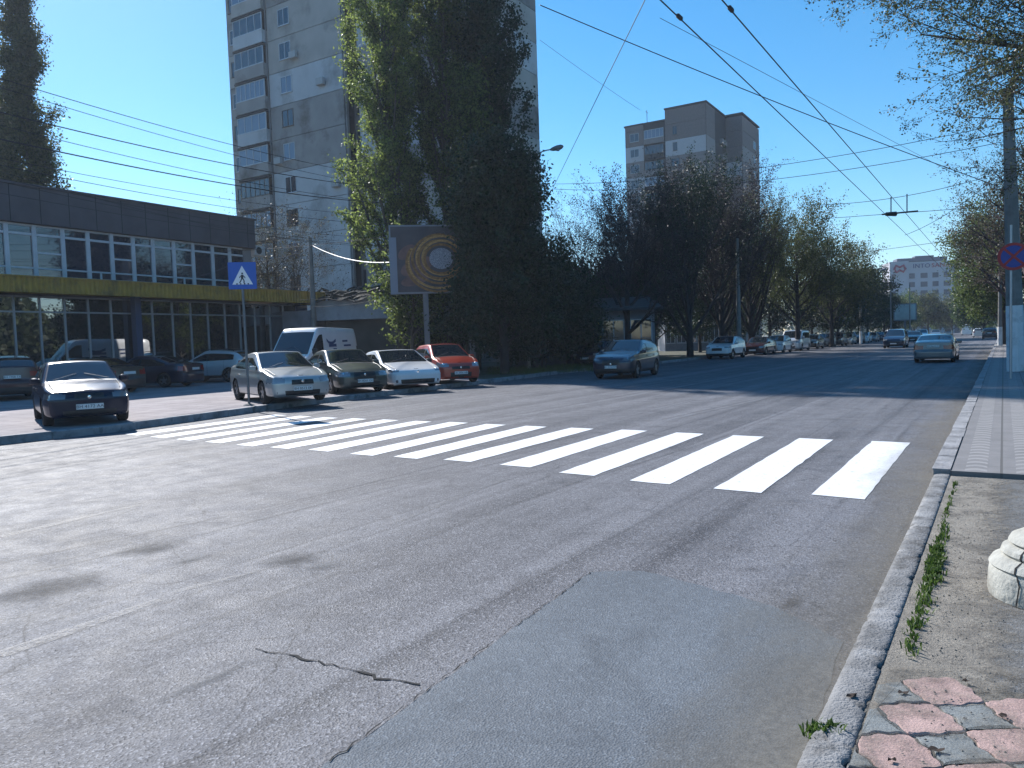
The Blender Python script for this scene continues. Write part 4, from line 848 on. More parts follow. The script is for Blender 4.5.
s_end = hit(251, 250, P0, FD)[0]; s_aw = hit(308, 300, P0, FD)[0]; s0 = -16.0
zroof = hit(0, 183, P0, FD)[1]; zpb = hit(0, 220.5, P0, FD)[1]; zwb = hit(0, 277, P0, FD)[1]; zab = hit(0, 294, P0, FD)[1]
BK = mat("wall_render_grey", (0.20, 0.20, 0.21), 0.9, var=0.15, vscale=1, bump=0.3, bscale=10)
m = MB(); m.box(s0, s_end, 1.0, 14, 0.1, zroof-0.25); m.box(s0, s_end, 0.35, 1.0, zab, zwb); m.box(s_end, s_aw, 1.0, 14, 0.1, zwb-0.2); m.build("wall", BK, SH)
m = MB(); m.box(s0, s_end+0.12, -0.25, 0.35, zpb, zroof); m.box(s0, s_end+0.12, 0.35, 14.2, zroof-0.25, zroof-0.02)
m.box(s0-0.1, s_end+0.2, -0.33, 0.42, zroof, zroof+0.09); m.box(s_end+0.0, s_end+0.12, 0.35, 14.2, zpb+0.02, zroof-0.25)
for k in range(0, 26): x = s0 + 0.6 + k*1.3; 
par = m.build("parapet", PARA, SH)
m = MB()
x = s0+0.5
while x < s_end: m.box(x-0.012, x+0.012, -0.256, -0.246, zpb+0.02, zroof-0.02); x += 1.25
m.build("seam", CRACK_BLACK, par)["kind"] = "stuff"
# corrugated canopy
m = MB(); zc0, zc1 = zab, zwb-0.06; m.box(s0, s_aw, -1.3, 0.3, zc0+0.08, zc1-0.08); x = s0
while x < s_aw-0.05:
    m.add([(x, -1.34, zc0), (x+0.05, -1.40, zc0), (x+0.11, -1.40, zc0), (x+0.16, -1.34, zc0), (x, -1.34, zc1), (x+0.05, -1.40, zc1), (x+0.11, -1.40, zc1), (x+0.16, -1.34, zc1)], [(0, 1, 5, 4), (1, 2, 6, 5), (2, 3, 7, 6)]); x += 0.22
    m.add([(x-0.06, -1.34, zc0), (x, -1.34, zc0), (x, -1.34, zc1), (x-0.06, -1.34, zc1)], [(0, 1, 2, 3)])
x = s0
m.box(s0, s_aw, -1.43, -1.31, zc1+0.002, zc1+0.05); m.box(s_aw, s_aw+0.05, -1.4, 0.9, zc0, zc1+0.05)
m.build("canopy", MUST, SH)
# upper windows
ml = [-120, -80, -40, 7, 35, 63.4, 88.4, 112, 133.4, 153, 173.8, 193, 212.5, 229.7, 244]
S = [hit(px, 250, P0, FD)[0] for px in ml]; S = [s for s in S if s > s0]
zt = hit(0, 231, P0, FD)[1] 
for i in range(len(S)-1):
    a, b = S[i], S[i+1]; fr = MB(); zb = zwb+0.05; ztp = zpb-0.02; w = 0.10
    fr.box(a-w+0.02, a+w, 0.0, 0.16, zb, ztp); fr.box(a+w, b-w+0.02, 0.02, 0.12, zb, zb+0.10); fr.box(a+w, b-w+0.02, 0.02, 0.12, ztp-0.08, ztp)
    fr.box(a+w, b-w+0.02, 0.03, 0.11, zt-0.05, zt+0.05); fr.box(a+w, b-w+0.02, 0.03, 0.11, zb+0.38, zb+0.45)
    if i % 3 == 1: fr.box(a+w, b-w+0.02, 0.03, 0.11, zb+1.05, zb+1.13)
    if i % 4 == 2: fr.box((a+b)/2-0.04, (a+b)/2+0.04, 0.03, 0.11, zb+0.1, zb+0.38)
    o = fr.build("window", WFR, SH); pn = MB(); pn.quad((a, 0.08, zb), (b, 0.08, zb), (b, 0.08, ztp), (a, 0.08, ztp)); pn.build("pane", GL2, o)
    if i in (3, 4): 
        cu = MB(); n = 24; 
        for k in range(n): x0_, x1_ = a+w+(b-a-2*w)*k/n, a+w+(b-a-2*w)*(k+1)/n; cu.quad((x0_, 0.30+0.04*(k % 2), zb), (x1_, 0.30+0.04*((k+1) % 2), zb), (x1_, 0.30+0.04*((k+1) % 2), ztp), (x0_, 0.30+0.04*(k % 2), ztp))
m = MB(); m.box(S[-1]-0.06, s_end, 0.0, 0.5, zwb, zpb); m.build("corner_pier", BK, SH)
# shop window wall
ml = [-160, -130, -97, -65, -38, -10, 15.6, 41.6, 66.3, 90, 112.5, 134, 153.7, 173.7, 192, 209, 226, 241, 256, 271, 284.4, 297]
S = [hit(px, 330, P0, FD)[0] for px in ml]; S = [s for s in S if s > s0]
ztr = hit(100, 313, P0, FD)[1]
for i in range(len(S)-1):
    a, b = S[i], S[i+1]; fr = MB(); zb, ztp = 0.22, zab-0.02; w = 0.035
    fr.box(a-w, a+w, 0.0, 0.12, zb, ztp); fr.box(a+w, b-w, 0.02, 0.1, zb, zb+0.12); fr.box(a+w, b-w, 0.02, 0.1, ztr-0.035, ztr+0.035); fr.box(a+w, b-w, 0.02, 0.1, ztp-0.07, ztp)
    o = fr.build("shop_window", ALU, SH); pn = MB(); pn.quad((a, 0.06, zb), (b, 0.06, zb), (b, 0.06, ztp), (a, 0.06, ztp)); pn.build("pane", GL1, o)
m = MB(); a = hit(134, 330, P0, FD)[0]; m.box(a-0.16, a+0.16, -0.42, -0.08, 0.15, zab+0.1); m.build("column", mat("column_blue", (0.05, 0.07, 0.13), 0.6), SH)
m = MB(); m.box(S[-1]+0.0, s_aw-0.1, 0.0, 0.6, 0.15, zab); m.build("blue_panel", mat("panel_blue", (0.02, 0.05, 0.20), 0.5, var=0.1), SH)
m = MB(); m.box(s0, s_aw, -0.15, 0.14, 0.12, 0.22); m.build("plinth", BK, SH)
# air conditioner on the end of the upper wall
ac = empty("air_conditioner", "white air conditioner unit at the top corner of the shop wall", "air conditioner", (P0[0]+FD[0]*(s_end+0.14), P0[1]+FD[1]*(s_end+0.14), zpb-0.35), radians(60))
m = MB(); m.bbox(0.05, 0.80, -0.1, 0.25, 0.0, 0.55, 0.02); m.build("case", mat("ac_white", (0.42, 0.43, 0.45), 0.5, dirt=(0.25, 0.24, 0.22)), ac)
m = MB(); m.lathe([(0.20, 0), (0.20, -0.012), (0.17, -0.016), (0.16, -0.004), (0.0, -0.004)], 24, (0.35, -0.1, 0.28), 'y'); m.build("fan_grille", TRIM, ac)
m = MB(); m.box(0.0, 0.1, -0.05, 0.2, -0.05, -0.002); m.box(-0.0, 0.75, 0.0, 0.04, -0.05, -0.003); m.build("bracket", ALU, ac)

# ---------------------------------------------------------------- apartment towers
TAN = mat("panel_tan", (0.33, 0.305, 0.30), 0.9, var=0.12, vscale=0.7, dirt=(0.16, 0.14, 0.13), dscale=0.4, bump=0.2, bscale=6)
TAN2 = mat("panel_brown", (0.27, 0.24, 0.235), 0.9, var=0.12, vscale=0.7, dirt=(0.13, 0.11, 0.10), dscale=0.4)
PALE = mat("panel_pale", (0.50, 0.51, 0.54), 0.9, var=0.08, vscale=0.6, dirt=(0.30, 0.30, 0.31), dscale=0.35)
BEIG = mat("panel_beige", (0.43, 0.395, 0.375), 0.9, var=0.10, vscale=0.6, dirt=(0.26, 0.235, 0.22), dscale=0.35)
SEAM = mat("seam_tar", (0.05, 0.045, 0.045), 0.9)
WINF = mat("frame_white", (0.50, 0.53, 0.58), 0.5); WIND = mat("frame_brown", (0.10, 0.08, 0.075), 0.6)
WG = glass_mat("tower_glass", (0.03, 0.045, 0.07), 0.05, 0.8); WG2 = glass_mat("tower_glass_pale", (0.16, 0.21, 0.30), 0.12, 0.6)
STO = 2.8
PM = [TAN, TAN2, PALE, BEIG, SEAM]
def face_panels(mb, root, plane, u0, u1, zs, proud, colf, umap, seam=0.03, thick=0.12):
    """plane 'x': wall plane x=0 facing -x, u runs along +y ; plane 'y': plane y=0 facing -y, u runs along +x"""
    for k, (z0, z1) in enumerate(zs):
        mi = colf(k)
        if plane == 'x': mb.box(umap-proud, umap-proud+thick, u0+seam/2, u1-seam/2, z0+seam, z1, mi)
        else: mb.box(u0+seam/2, u1-seam/2, umap-proud, umap-proud+thick, z0+seam, z1, mi)
def win(root, plane, u, w, z, h, at_, fm, gm, nsash=2, name="window"):
    f = MB(); d0, d1 = at_-0.03, at_+0.05; b = 0.06
    def bx(u0, u1, z0, z1, e0=0, e1=0):
        if plane == 'x': f.box(d0-e0, d1, u0, u1, z0, z1)
        else: f.box(u0, u1, d0-e0, d1, z0, z1)
    bx(u-w/2, u-w/2+b, z, z+h); bx(u+w/2-b, u+w/2, z, z+h); bx(u-w/2+b, u+w/2-b, z, z+b); bx(u-w/2+b, u+w/2-b, z+h-b, z+h)
    for k in range(1, nsash): q = u-w/2+w*k/nsash; bx(q-b/2, q+b/2, z+b, z+h-b)
    bx(u-w/2-0.04, u+w/2+0.04, z-0.05, z-0.003, 0.05)
    o = f.build(name, fm, root); p = MB()
    if plane == 'x': p.quad((at_, u+w/2-b, z+b), (at_, u-w/2+b, z+b), (at_, u-w/2+b, z+h-b), (at_, u+w/2-b, z+h-b))
    else: p.quad((u-w/2+b, at_, z+b), (u+w/2-b, at_, z+b), (u+w/2-b, at_, z+h-b), (u-w/2+b, at_, z+h-b))
    p.build("pane", gm, o); return o
rw_ = random.Random(11)
# tower A: local x along the road direction, y along the face turned to us
TA = empty("apartment_tower", "tall apartment tower of grey and tan panels behind the poplars", "building", (-4.4, 57.9, 0), radians(58))
NS = 14; zs = [(0.1 + k*STO, 0.1 + (k+1)*STO) for k in range(NS)]
c = MB(); c.box(0.15, 14.4, 0.15, 8.3, 0, NS*STO+0.6); c.box(1.3, 14.4, 8.3, 9.9, 0, NS*STO+0.6); c.box(0.15, 14.4, 9.9, 22.5, 0, NS*STO+0.6); c.box(0.45, 14.4, 22.5, 24.0, 0, NS*STO+0.6)
c.build("core", SEAM, TA)
def colA(k):
    if k <= 5: return 2
    if k <= 7: return 0
    if k <= 9: return 2 if k == 8 else 3
    return 0 if k % 2 else 3
wl = MB()
face_panels(wl, TA, 'x', 0.15, 8.3, zs, 0, lambda k: (2, 3, 0)[k % 3], 0.03)
face_panels(wl, TA, 'x', 9.9, 18.5, zs, 0, colA, 0.03, 0.045)
face_panels(wl, TA, 'x', 18.5, 22.5, zs, 0, lambda k: 0, 0.30)
face_panels(wl, TA, 'x', 8.3, 9.9, zs, 0, lambda k: 1, 1.17)
face_panels(wl, TA, 'x', 22.5, 24.0, zs, 0, lambda k: 0 if k % 3 else 3, 0.32)
face_panels(wl, TA, 'y', 0.15, 7.2, zs, 0, lambda k: (3, 3, 2, 1)[k % 4], 0.03, 0.05)
face_panels(wl, TA, 'y', 7.2, 14.4, zs, 0, lambda k: (3, 2, 3, 1)[k % 4], 0.03, 0.05)
wl.box(0.16, 0.4, 9.75, 9.9, 0.1, NS*STO, 0); wl.box(-0.08, 14.6, -0.08, 24.1, NS*STO+0.6, NS*STO+0.8, 4)
wl.build("wall", PM, TA)
for k in range(NS):
    z = 0.1 + k*STO
    win(TA, 'x', 16.4, 1.35, z+0.95, 1.4, 0.02, WINF if rw_.random() < 0.75 else WIND, WG if rw_.random() < 0.7 else WG2, 2)
    win(TA, 'x', 9.1, 1.0, z+0.95, 1.4, 1.15, WIND, WG, 1)
    win(TA, 'x', 23.2, 0.8, z+0.95, 1.3, 0.30, WIND if k % 2 else WINF, WG, 1)
    win(TA, 'x', 4.2, 1.35, z+0.95, 1.4, 0.02, WINF, WG, 2)
    # loggia: parapet slab, side cheeks, glazing strip
    b = MB(); pm_ = [2, 3, 0][rw_.choice([0, 1, 2, 2])]; b.box(-0.42, 0.26, 18.62, 22.4, z, z+1.05, pm_); b.box(-0.46, 0.26, 18.58, 22.44, z+2.55, z+2.72, 4)
    lg = b.build("balcony", PM, TA); gl = rw_.random() < 0.85
    o = win(TA, 'x', 20.5, 3.7, z+1.09, 1.42, -0.36, WINF if rw_.random() < 0.6 else WIND, WG2 if rw_.random() < 0.55 else WG, rw_.choice([4, 5, 6]), "balcony_window")
acs = mat("ac_unit_white", (0.4, 0.4, 0.41), 0.6)
for (u, k) in ((15.2, 9), (17.6, 6), (14.9, 4), (12.2, 8), (17.5, 11), (11.0, 5)):
    b = MB(); z = 0.1 + k*STO + 0.7; b.bbox(-0.36, -0.05, u-0.4, u+0.4, z, z+0.55, 0.02); b.box(-0.05, 0.0, u-0.35, u+0.35, z-0.06, z-0.003); b.build("air_conditioner_box", acs, TA)
# rain pipe
m = MB(); m.tube([(-0.05, 18.55, 0.2), (-0.05, 18.55, NS*STO)], 0.07, 8); m.tube([(0.15, 22.6, 0.2), (0.15, 22.6, NS*STO)], 0.07, 8); m.build("rain_pipe", BK, TA, True)

# tower B
PM_A = PM; PM = [mat("far_panel_tan", (0.24, 0.205, 0.20), 0.9, var=0.1), mat("far_panel_brown", (0.19, 0.155, 0.15), 0.9, var=0.1), mat("far_panel_pale", (0.46, 0.45, 0.48), 0.9, var=0.06), mat("far_panel_beige", (0.28, 0.25, 0.245), 0.9, var=0.06), SEAM]
TB = empty("apartment_tower", "distant brown stepped apartment tower behind the bare trees", "building", (35.0, 135.0, 0), radians(58))
NB = 14; zb_ = [(0.1+k*STO, 0.1+(k+1)*STO) for k in range(NB)]; HB = NB*STO
c = MB(); c.box(0.15, 12, 0.15, 7.5, 0, 42.0); c.box(0.3, 12, 7.5, 15.2, 0, 40.2); c.box(12, 24, -2.8, 7.5, 0, 42.0); c.build("core", SEAM, TB)
wl = MB()
def colB(k): return 2 if k in (11, 6, 7) else (0 if k % 2 else 1)
zz = zb_ + [(HB+0.1, 41.9)]
face_panels(wl, TB, 'x', 0.15, 7.5, zz, 0, lambda k: 2 if k == 12 else (1 if k >= 12 else (0 if k % 3 else 1)), 0.03, 0.05)
face_panels(wl, TB, 'x', 7.5, 11.6, zb_+[(HB+0.1, 40.5)], 0, lambda k: 0 if k < 13 else 1, 0.35, 0.05)
face_panels(wl, TB, 'x', 11.6, 15.2, zb_+[(HB+0.1, 40.5)], 0, lambda k: 2 if k in (12, 10, 8) else (1 if k >= 12 else 0), 0.15, 0.05)
face_panels(wl, TB, 'y', 0.15, 5.0, zz, 0, lambda k: 3 if k == 12 else 1, 0.03, 0.05)
face_panels(wl, TB, 'y', 5.0, 12.0, zz, 0, lambda k: 0 if k % 2 else 1, 0.33, 0.05)
face_panels(wl, TB, 'y', 12.0, 24.0, zz, 0, lambda k: 3 if k == 12 else (1 if k != 8 else 2), -2.90, 0.05)
face_panels(wl, TB, 'x', -2.8, 0.15, zz, 0, lambda k: 1 if k != 11 else 2, 11.9, 0.05)
wl.box(-0.1, 12.1, -0.1, 7.6, 42.0, 42.25, 4); wl.box(0.1, 12.1, 7.6, 15.4, 40.2, 40.45, 4); wl.box(11.9, 24.2, -3.0, 7.6, 42.26, 42.5, 4)
wl.build("wall", PM, TB)
for k in range(5, NB):
    z = 0.1 + k*STO
    win(TB, 'x', 5.7, 1.5 if k == 11 else 0.8, z+0.9, 1.45, 0.02, WIND, WG, 2)
    win(TB, 'x', 13.4, 1.7, z+0.9, 1.45, 0.14, WINF, WG, 2)
    b = MB(); b.box(-0.1, 0.3, 7.7, 11.5, z, z+0.95, 0 if k % 2 else 4); b.build("balcony", PM, TB)
    win(TB, 'x', 9.6, 3.7, z+1.0, 1.5, -0.05, WINF if k in (13, 10) else WIND, WG2 if k in (13, 10) else WG, 5, "balcony_window")
    win(TB, 'y', 6.2, 1.4, z+0.9, 1.4, 0.31, WINF, WG2, 2); win(TB, 'y', 9.6, 2.6, z+0.9, 1.5, 0.31, WINF, WG2 if k % 2 else WG, 3, "balcony_window")
    b = MB(); b.box(8.2, 11.0, -0.35, 0.3, z+0.0, z+0.9, 3 if k % 2 else 0); b.build("balcony", PM, TB)
    win(TB, 'y', 20.5, 1.6, z+0.9, 1.4, -2.91, WINF, WG, 2)
m = MB(); m.tube([(3, 12, 40.8), (3, 12, 43.5)], 0.05, 5); m.tube([(2.4, 12, 43.1), (3.6, 12, 43.1)], 0.04, 5); m.build("antenna", TRIM, TB)

# white block far down the road
px_l = at(890, 300, 270); TC = empty("clinic_building", "far white eight storey block with red emblem and roof lettering", "building", (px_l[0], px_l[1], 0), radians(-14))
WHB = mat("far_white", (0.42, 0.42, 0.46), 0.9, var=0.05, vscale=0.3); W2 = 22.0
ztopC = at(925, 262, 270)[2]
c = MB(); c.box(0, 6.0, 0, 12, 0, ztopC+0.4); c.box(6.0, W2-1.5, 0.6, 14, 0, ztopC); c.build("wall", WHB, TC)
c = MB(); c.box(W2-1.5, W2, 0.3, 14, 0, ztopC+0.2); c.box(3.0, 19.0, 3, 9, ztopC+0.4, ztopC+1.6); c.box(9, 15.0, 4, 8, ztopC+1.6, ztopC+2.3); c.build("roof", mat("far_dark", (0.10, 0.11, 0.15), 0.9), TC)
for r in range(8):
    z = ztopC - 5.6 - r*3.0
    if z < 1: break
    for x, w in ((1.2, 1.3), (7.2, 1.8), (11.0, 2.2), (14.6, 1.9), (18.3, 2.3)): win(TC, 'y', x, w, z, 1.7, 0.58 if x > 6 else -0.02, WIND, mat("far_glass_dark", (0.04, 0.05, 0.08), 0.4), 1)
DR = mat("sign_red", (0.30, 0.02, 0.05), 0.6); DB = mat("sign_navy", (0.02, 0.03, 0.14), 0.6)
m = MB(); m.tube([(1.4, -0.1, ztopC-2.4), (2.0, -0.1, ztopC-1.0), (3.2, -0.1, ztopC-1.6), (4.4, -0.1, ztopC-1.0), (5.0, -0.1, ztopC-2.2), (4.3, -0.1, ztopC-3.2), (3.2, -0.1, ztopC-2.6), (2.2, -0.1, ztopC-3.3), (1.6, -0.1, ztopC-2.6)], 0.42, 8); m.build("emblem", DR, TC, True)
text("INTO", 2.1, DB, "lettering", TC, (10.2, 0.5, ztopC-1.5), (pi/2, 0, 0), 0.1, 1.1); text("SANA", 2.1, DR, "lettering", TC, (16.2, 0.5, ztopC-1.5), (pi/2, 0, 0), 0.1, 1.1)

# ---------------------------------------------------------------- shed with ragged netting roof between shop and billboard
a_ = np.array(at(322, 330, 46)[:2]); SD = empty("low_shed", "low shed with pale fascia and ragged dark netting roof", "shed", (a_[0], a_[1], 0), radians(-8))
z1 = at(340, 320, 46)[2]; z2 = at(340, 302, 46)[2]; m = MB(); m.box(-0.3, 8.5, 0.0, 6.0, z1, z2+0.1); m.build("fascia", mat("fascia_pale", (0.34, 0.36, 0.40), 0.8, var=0.1, dirt=(0.22, 0.22, 0.24)), SD)
m = MB(); m.box(0, 8.3, 0.6, 5.8, 0.1, z1-0.01); m.build("wall", mat("shed_wall", (0.07, 0.065, 0.06), 0.9, var=0.2, vscale=1), SD)
m = MB(); m.box(-3.2, -0.4, -0.6, 5, 0.1, z1+0.6); m.build("annex", mat("annex_blue", (0.16, 0.17, 0.20), 0.8, var=0.2, vscale=2), SD)
rg = np.random.default_rng(4); m = MB()
for k in range(46):
    x0 = rg.uniform(-3.0, 6.0); y = rg.uniform(-0.5, 5.5); L_ = rg.uniform(1.6, 4.0); z = z2 + 0.15 + 0.28*y*0.55 + rg.uniform(0, 0.35)
    pts = [(x0 + L_*i/6, y + 0.1*sin(i+k), z + 0.12*sin(1.7*i + k) - 0.25*abs(i-3)/3 + (x0+L_*i/6)*0.05) for i in range(7)]; m.tube(pts, [0.05+0.07*abs(sin(i*1.3+k)) for i in range(7)], 4)
V = []; n1, n2 = 26, 12
for i in range(n1+1):
    for j in range(n2+1): x = -3.1 + 11.6*i/n1; y = -0.6+6.4*j/n2; V.append((x, y, z2+0.12+y*0.16+0.10*sin(2.1*x+j)+0.08*sin(5*x+2*y)+0.03*x))
m.add(V, [(i*(n2+1)+j, (i+1)*(n2+1)+j, (i+1)*(n2+1)+j+1, i*(n2+1)+j+1) for i in range(n1) for j in range(n2)])
m.build("netting", mat("netting_dark", (0.035, 0.038, 0.035), 0.95, var=0.5, vscale=5), SD)

# low kiosks and shops behind the trees
def kiosk(label, px0, px1, Y, ztop, wallm, roofm, extras=()):
    a = np.array(at(px0, 340, Y)[:2]); b = np.array(at(px1, 340, Y)[:2]); w = np.linalg.norm(b-a); ang = atan2(b[1]-a[1], b[0]-a[0])
    t = empty("kiosk", label, "kiosk", (a[0], a[1], 0.1), ang); m = MB(); m.box(0, w, 0, 4, 0, ztop); m.build("wall", wallm, t)
    m = MB(); m.add([(-0.4, -0.9, ztop-0.05), (w+0.4, -0.9, ztop-0.05), (w+0.4, 4.3, ztop+0.9), (-0.4, 4.3, ztop+0.9), (-0.4, -0.9, ztop+0.12), (w+0.4, -0.9, ztop+0.12), (w+0.4, 4.3, ztop+1.07), (-0.4, 4.3, ztop+1.07)], [(0, 3, 2, 1), (4, 5, 6, 7), (0, 1, 5, 4), (1, 2, 6, 5), (2, 3, 7, 6), (3, 0, 4, 7)]); m.build("roof", roofm, t)
    n = max(2, int(w/1.2))
    for k in range(n):
        x = w*(k+0.5)/n; win(t, 'y', x, w/n*0.8, 0.9, ztop-1.5, -0.02, WINF, WG, 2)
    return t, w
YEL = mat("kiosk_yellow", (0.40, 0.30, 0.03), 0.7); REDK = mat("kiosk_red", (0.22, 0.025, 0.02), 0.7); WK = mat("kiosk_white", (0.22, 0.23, 0.26), 0.8, var=0.15); RG = mat("roof_grey", (0.05, 0.052, 0.055), 0.7, var=0.2, vscale=2)
t, w = kiosk("pale shop with white window frames and grey roof behind the blue crossover", 600, 655, 50, 3.4, WK, RG)
m = MB(); m.box(-0.7, 0.05, -0.35, 0.3, 0, 3.1); m.build("column", YEL, t); m = MB(); m.box(-2.3, -1.4, -0.3, 0.3, 0, 3.0); m.build("column", REDK, t)
kiosk("low dim kiosk with barred window behind the street lamp", 515, 582, 47, 3.0, mat("kiosk_dim", (0.09, 0.10, 0.12), 0.8, var=0.2), RG)
kiosk("long low white building seen between the dark tree trunks", 665, 720, 85, 3.5, WK, RG)

# ---------------------------------------------------------------- billboards
def billboard(label, c, rz, w, h, zb, art, posts=(0.3, 0.7), back=0.35):
    t = empty("billboard", label, "billboard", (c[0], c[1], 0.1), rz)
    m = MB(); m.box(-w/2, w/2, 0, back, zb, zb+h); m.build("frame", mat("board_frame", (0.22, 0.23, 0.26), 0.6), t)
    m = MB(); 
    for q in posts: x = -w/2 + w*q; m.box(x-0.13, x+0.13, 0.08, back-0.05, 0, zb-0.002); m.box(x-0.3, x+0.3, -0.1, back+0.1, 0, 0.25)
    m.build("post", BK, t); art(t, w, h, zb); return t
def art_coil(t, w, h, zb):
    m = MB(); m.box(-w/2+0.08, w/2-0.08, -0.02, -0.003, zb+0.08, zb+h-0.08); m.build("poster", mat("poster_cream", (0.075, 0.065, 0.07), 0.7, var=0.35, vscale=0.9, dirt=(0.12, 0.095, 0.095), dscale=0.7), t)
    m = MB(); cx, cz = -w/2+2.5, zb+h*0.50
    ROPE = mat("poster_coil", (0.42, 0.23, 0.075), 0.7, var=0.5, vscale=8, stretch=(1, 1, 3))
    for k, (r, dx, dz) in enumerate(((1.30, -0.05, 0.0), (1.16, 0.02, 0.05), (1.02, -0.04, -0.02), (0.90, 0.04, 0.06), (0.77, 0, 0.0), (1.42, -0.12, -0.12), (1.5, -0.12, -0.22))):
        a0, a1 = (0, 2*pi) if k < 5 else (radians(150), radians(320)); n = 48; V = []
        for i in range(n+1):
            a = a0 + (a1-a0)*i/n
            for rr_ in (r-0.06, r+0.06): V.append((cx+dx+rr_*cos(a)*1.05, -0.024-0.002*k, cz+dz+rr_*sin(a)*0.92))
        m.add(V, [(2*i, 2*i+2, 2*i+3, 2*i+1) for i in range(n)], 0 if k % 2 else 1)
    n = 40; m.add([(cx+0.58*cos(2*pi*i/n), -0.04, cz+0.02+0.52*sin(2*pi*i/n)) for i in range(n)], [tuple(range(n))], 2)
    for (x, z, rx, rz_) in ((-1.95, 0.35, 0.45, 0.38), (-1.5, -0.35, 0.8, 0.5), (-1.6, -1.0, 0.7, 0.32)): m.add([(x+rx*cos(2*pi*i/24), -0.023, cz+z+rz_*sin(2*pi*i/24+0.5)) for i in range(24)], [tuple(range(24))], 3)
    m.build("poster_picture", [ROPE, mat("poster_coil_dark", (0.25, 0.125, 0.04), 0.7, var=0.4, vscale=8), mat("poster_grain", (0.28, 0.29, 0.33), 0.8, var=0.7, vscale=22), mat("poster_hand", (0.19, 0.105, 0.09), 0.7, var=0.4, vscale=2)], t)
    m = MB(); m.tube([(-0.75+2.2*i/44, -0.04, zb+h-0.40+0.09*sin(i*1.15)*(0.5+0.5*cos(i*0.45))+0.04*sin(i*0.3)) for i in range(45)], 0.022, 4)
    m.build("handwriting", mat("poster_ink", (0.10, 0.09, 0.11), 0.7), t)
    m = MB(); m.box(-w/2-0.02, -w/2+0.34, -0.05, -0.025, zb-0.02, zb+h*0.82); m.build("side_strip", mat("strip_white", (0.22, 0.24, 0.29), 0.6), t)
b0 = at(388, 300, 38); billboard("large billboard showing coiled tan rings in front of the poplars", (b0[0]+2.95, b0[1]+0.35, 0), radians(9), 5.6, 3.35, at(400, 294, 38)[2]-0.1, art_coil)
def art_plain(t, w, h, zb):
    m = MB(); m.box(-w/2+0.15, w/2-0.15, -0.02, -0.003, zb+0.15, zb+h-0.15); m.build("poster", mat("poster_pale", (0.45, 0.50, 0.48), 0.7, var=0.3, vscale=0.5), t)
def art_blue(t, w, h, zb):
    m = MB(); m.box(-w/2+0.15, w/2-0.15, -0.02, -0.003, zb+0.15, zb+h-0.15); m.build("poster", mat("poster_blue", (0.10, 0.16, 0.30), 0.7, var=0.7, vscale=0.9), t)
b1 = at(905, 315, 120); billboard("far pale square billboard over the middle of the road end", (b1[0], b1[1]), radians(-28), 3.2, 2.6, 3.0, art_plain, (0.5,))
b2 = at(847, 308, 100); billboard("far blue billboard in the dark trees on the left", (b2[0], b2[1]), radians(-28), 4.6, 3.2, 2.6, art_blue, (0.5,))
# ---------------------------------------------------------------- trees
BARK = mat("bark_grey", (0.075, 0.065, 0.055), 0.95, var=0.35, vscale=3, bump=0.8, bscale=12, stretch=(3, 3, 0.6))
BARKD = mat("bark_dark", (0.04, 0.033, 0.032), 0.95, var=0.35, vscale=3, bump=0.6, bscale=12)
TWIGP = mat("twig_purple", (0.065, 0.045, 0.05), 0.9, var=0.3, vscale=2)
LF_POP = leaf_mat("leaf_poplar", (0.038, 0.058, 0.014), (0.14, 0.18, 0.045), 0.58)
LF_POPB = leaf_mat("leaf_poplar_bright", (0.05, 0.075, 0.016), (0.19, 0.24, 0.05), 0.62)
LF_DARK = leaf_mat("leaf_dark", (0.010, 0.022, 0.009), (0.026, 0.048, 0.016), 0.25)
LF_OLIVE = leaf_mat("leaf_olive", (0.035, 0.045, 0.014), (0.095, 0.105, 0.032), 0.4)
LF_BUD = leaf_mat("leaf_bud", (0.055, 0.040, 0.030), (0.085, 0.085, 0.035), 0.35)
LF_PURP = leaf_mat("leaf_purplish", (0.035, 0.024, 0.028), (0.06, 0.045, 0.040), 0.25)
LF_OVER = leaf_mat("leaf_budding_green", (0.03, 0.04, 0.016), (0.085, 0.10, 0.04), 0.35)
LF_GREEN = leaf_mat("leaf_spring", (0.045, 0.075, 0.018), (0.12, 0.155, 0.045), 0.45)
def unit(v): return v/(np.linalg.norm(v)+1e-9)
def tubes_np(segs, n):
    A = np.array([s[0] for s in segs]); B = np.array([s[1] for s in segs]); ra = np.array([s[2] for s in segs]); rb = np.array([s[3] for s in segs])
    d = B-A; d /= (np.linalg.norm(d, axis=1, keepdims=True)+1e-9); ref = np.where(np.abs(d[:, 2:3]) > 0.9, np.array([[1., 0, 0]]), np.array([[0, 0, 1.]]))
    a = np.cross(d, ref); a /= np.linalg.norm(a, axis=1, keepdims=True); b = np.cross(d, a); k = np.arange(n)*2*pi/n
    ring = a[:, None, :]*np.cos(k)[None, :, None] + b[:, None, :]*np.sin(k)[None, :, None]
    V = np.concatenate([A[:, None, :]+ring*ra[:, None, None], B[:, None, :]+ring*rb[:, None, None]], axis=1); N_ = len(segs)
    base = (np.arange(N_)*2*n)[:, None, None]; j = np.arange(n)[None, :]
    q = np.stack([j, (j+1) % n, n+(j+1) % n, n+j], axis=-1); F_ = (base + q).reshape(-1, 4)
    return V.reshape(-1, 3), F_
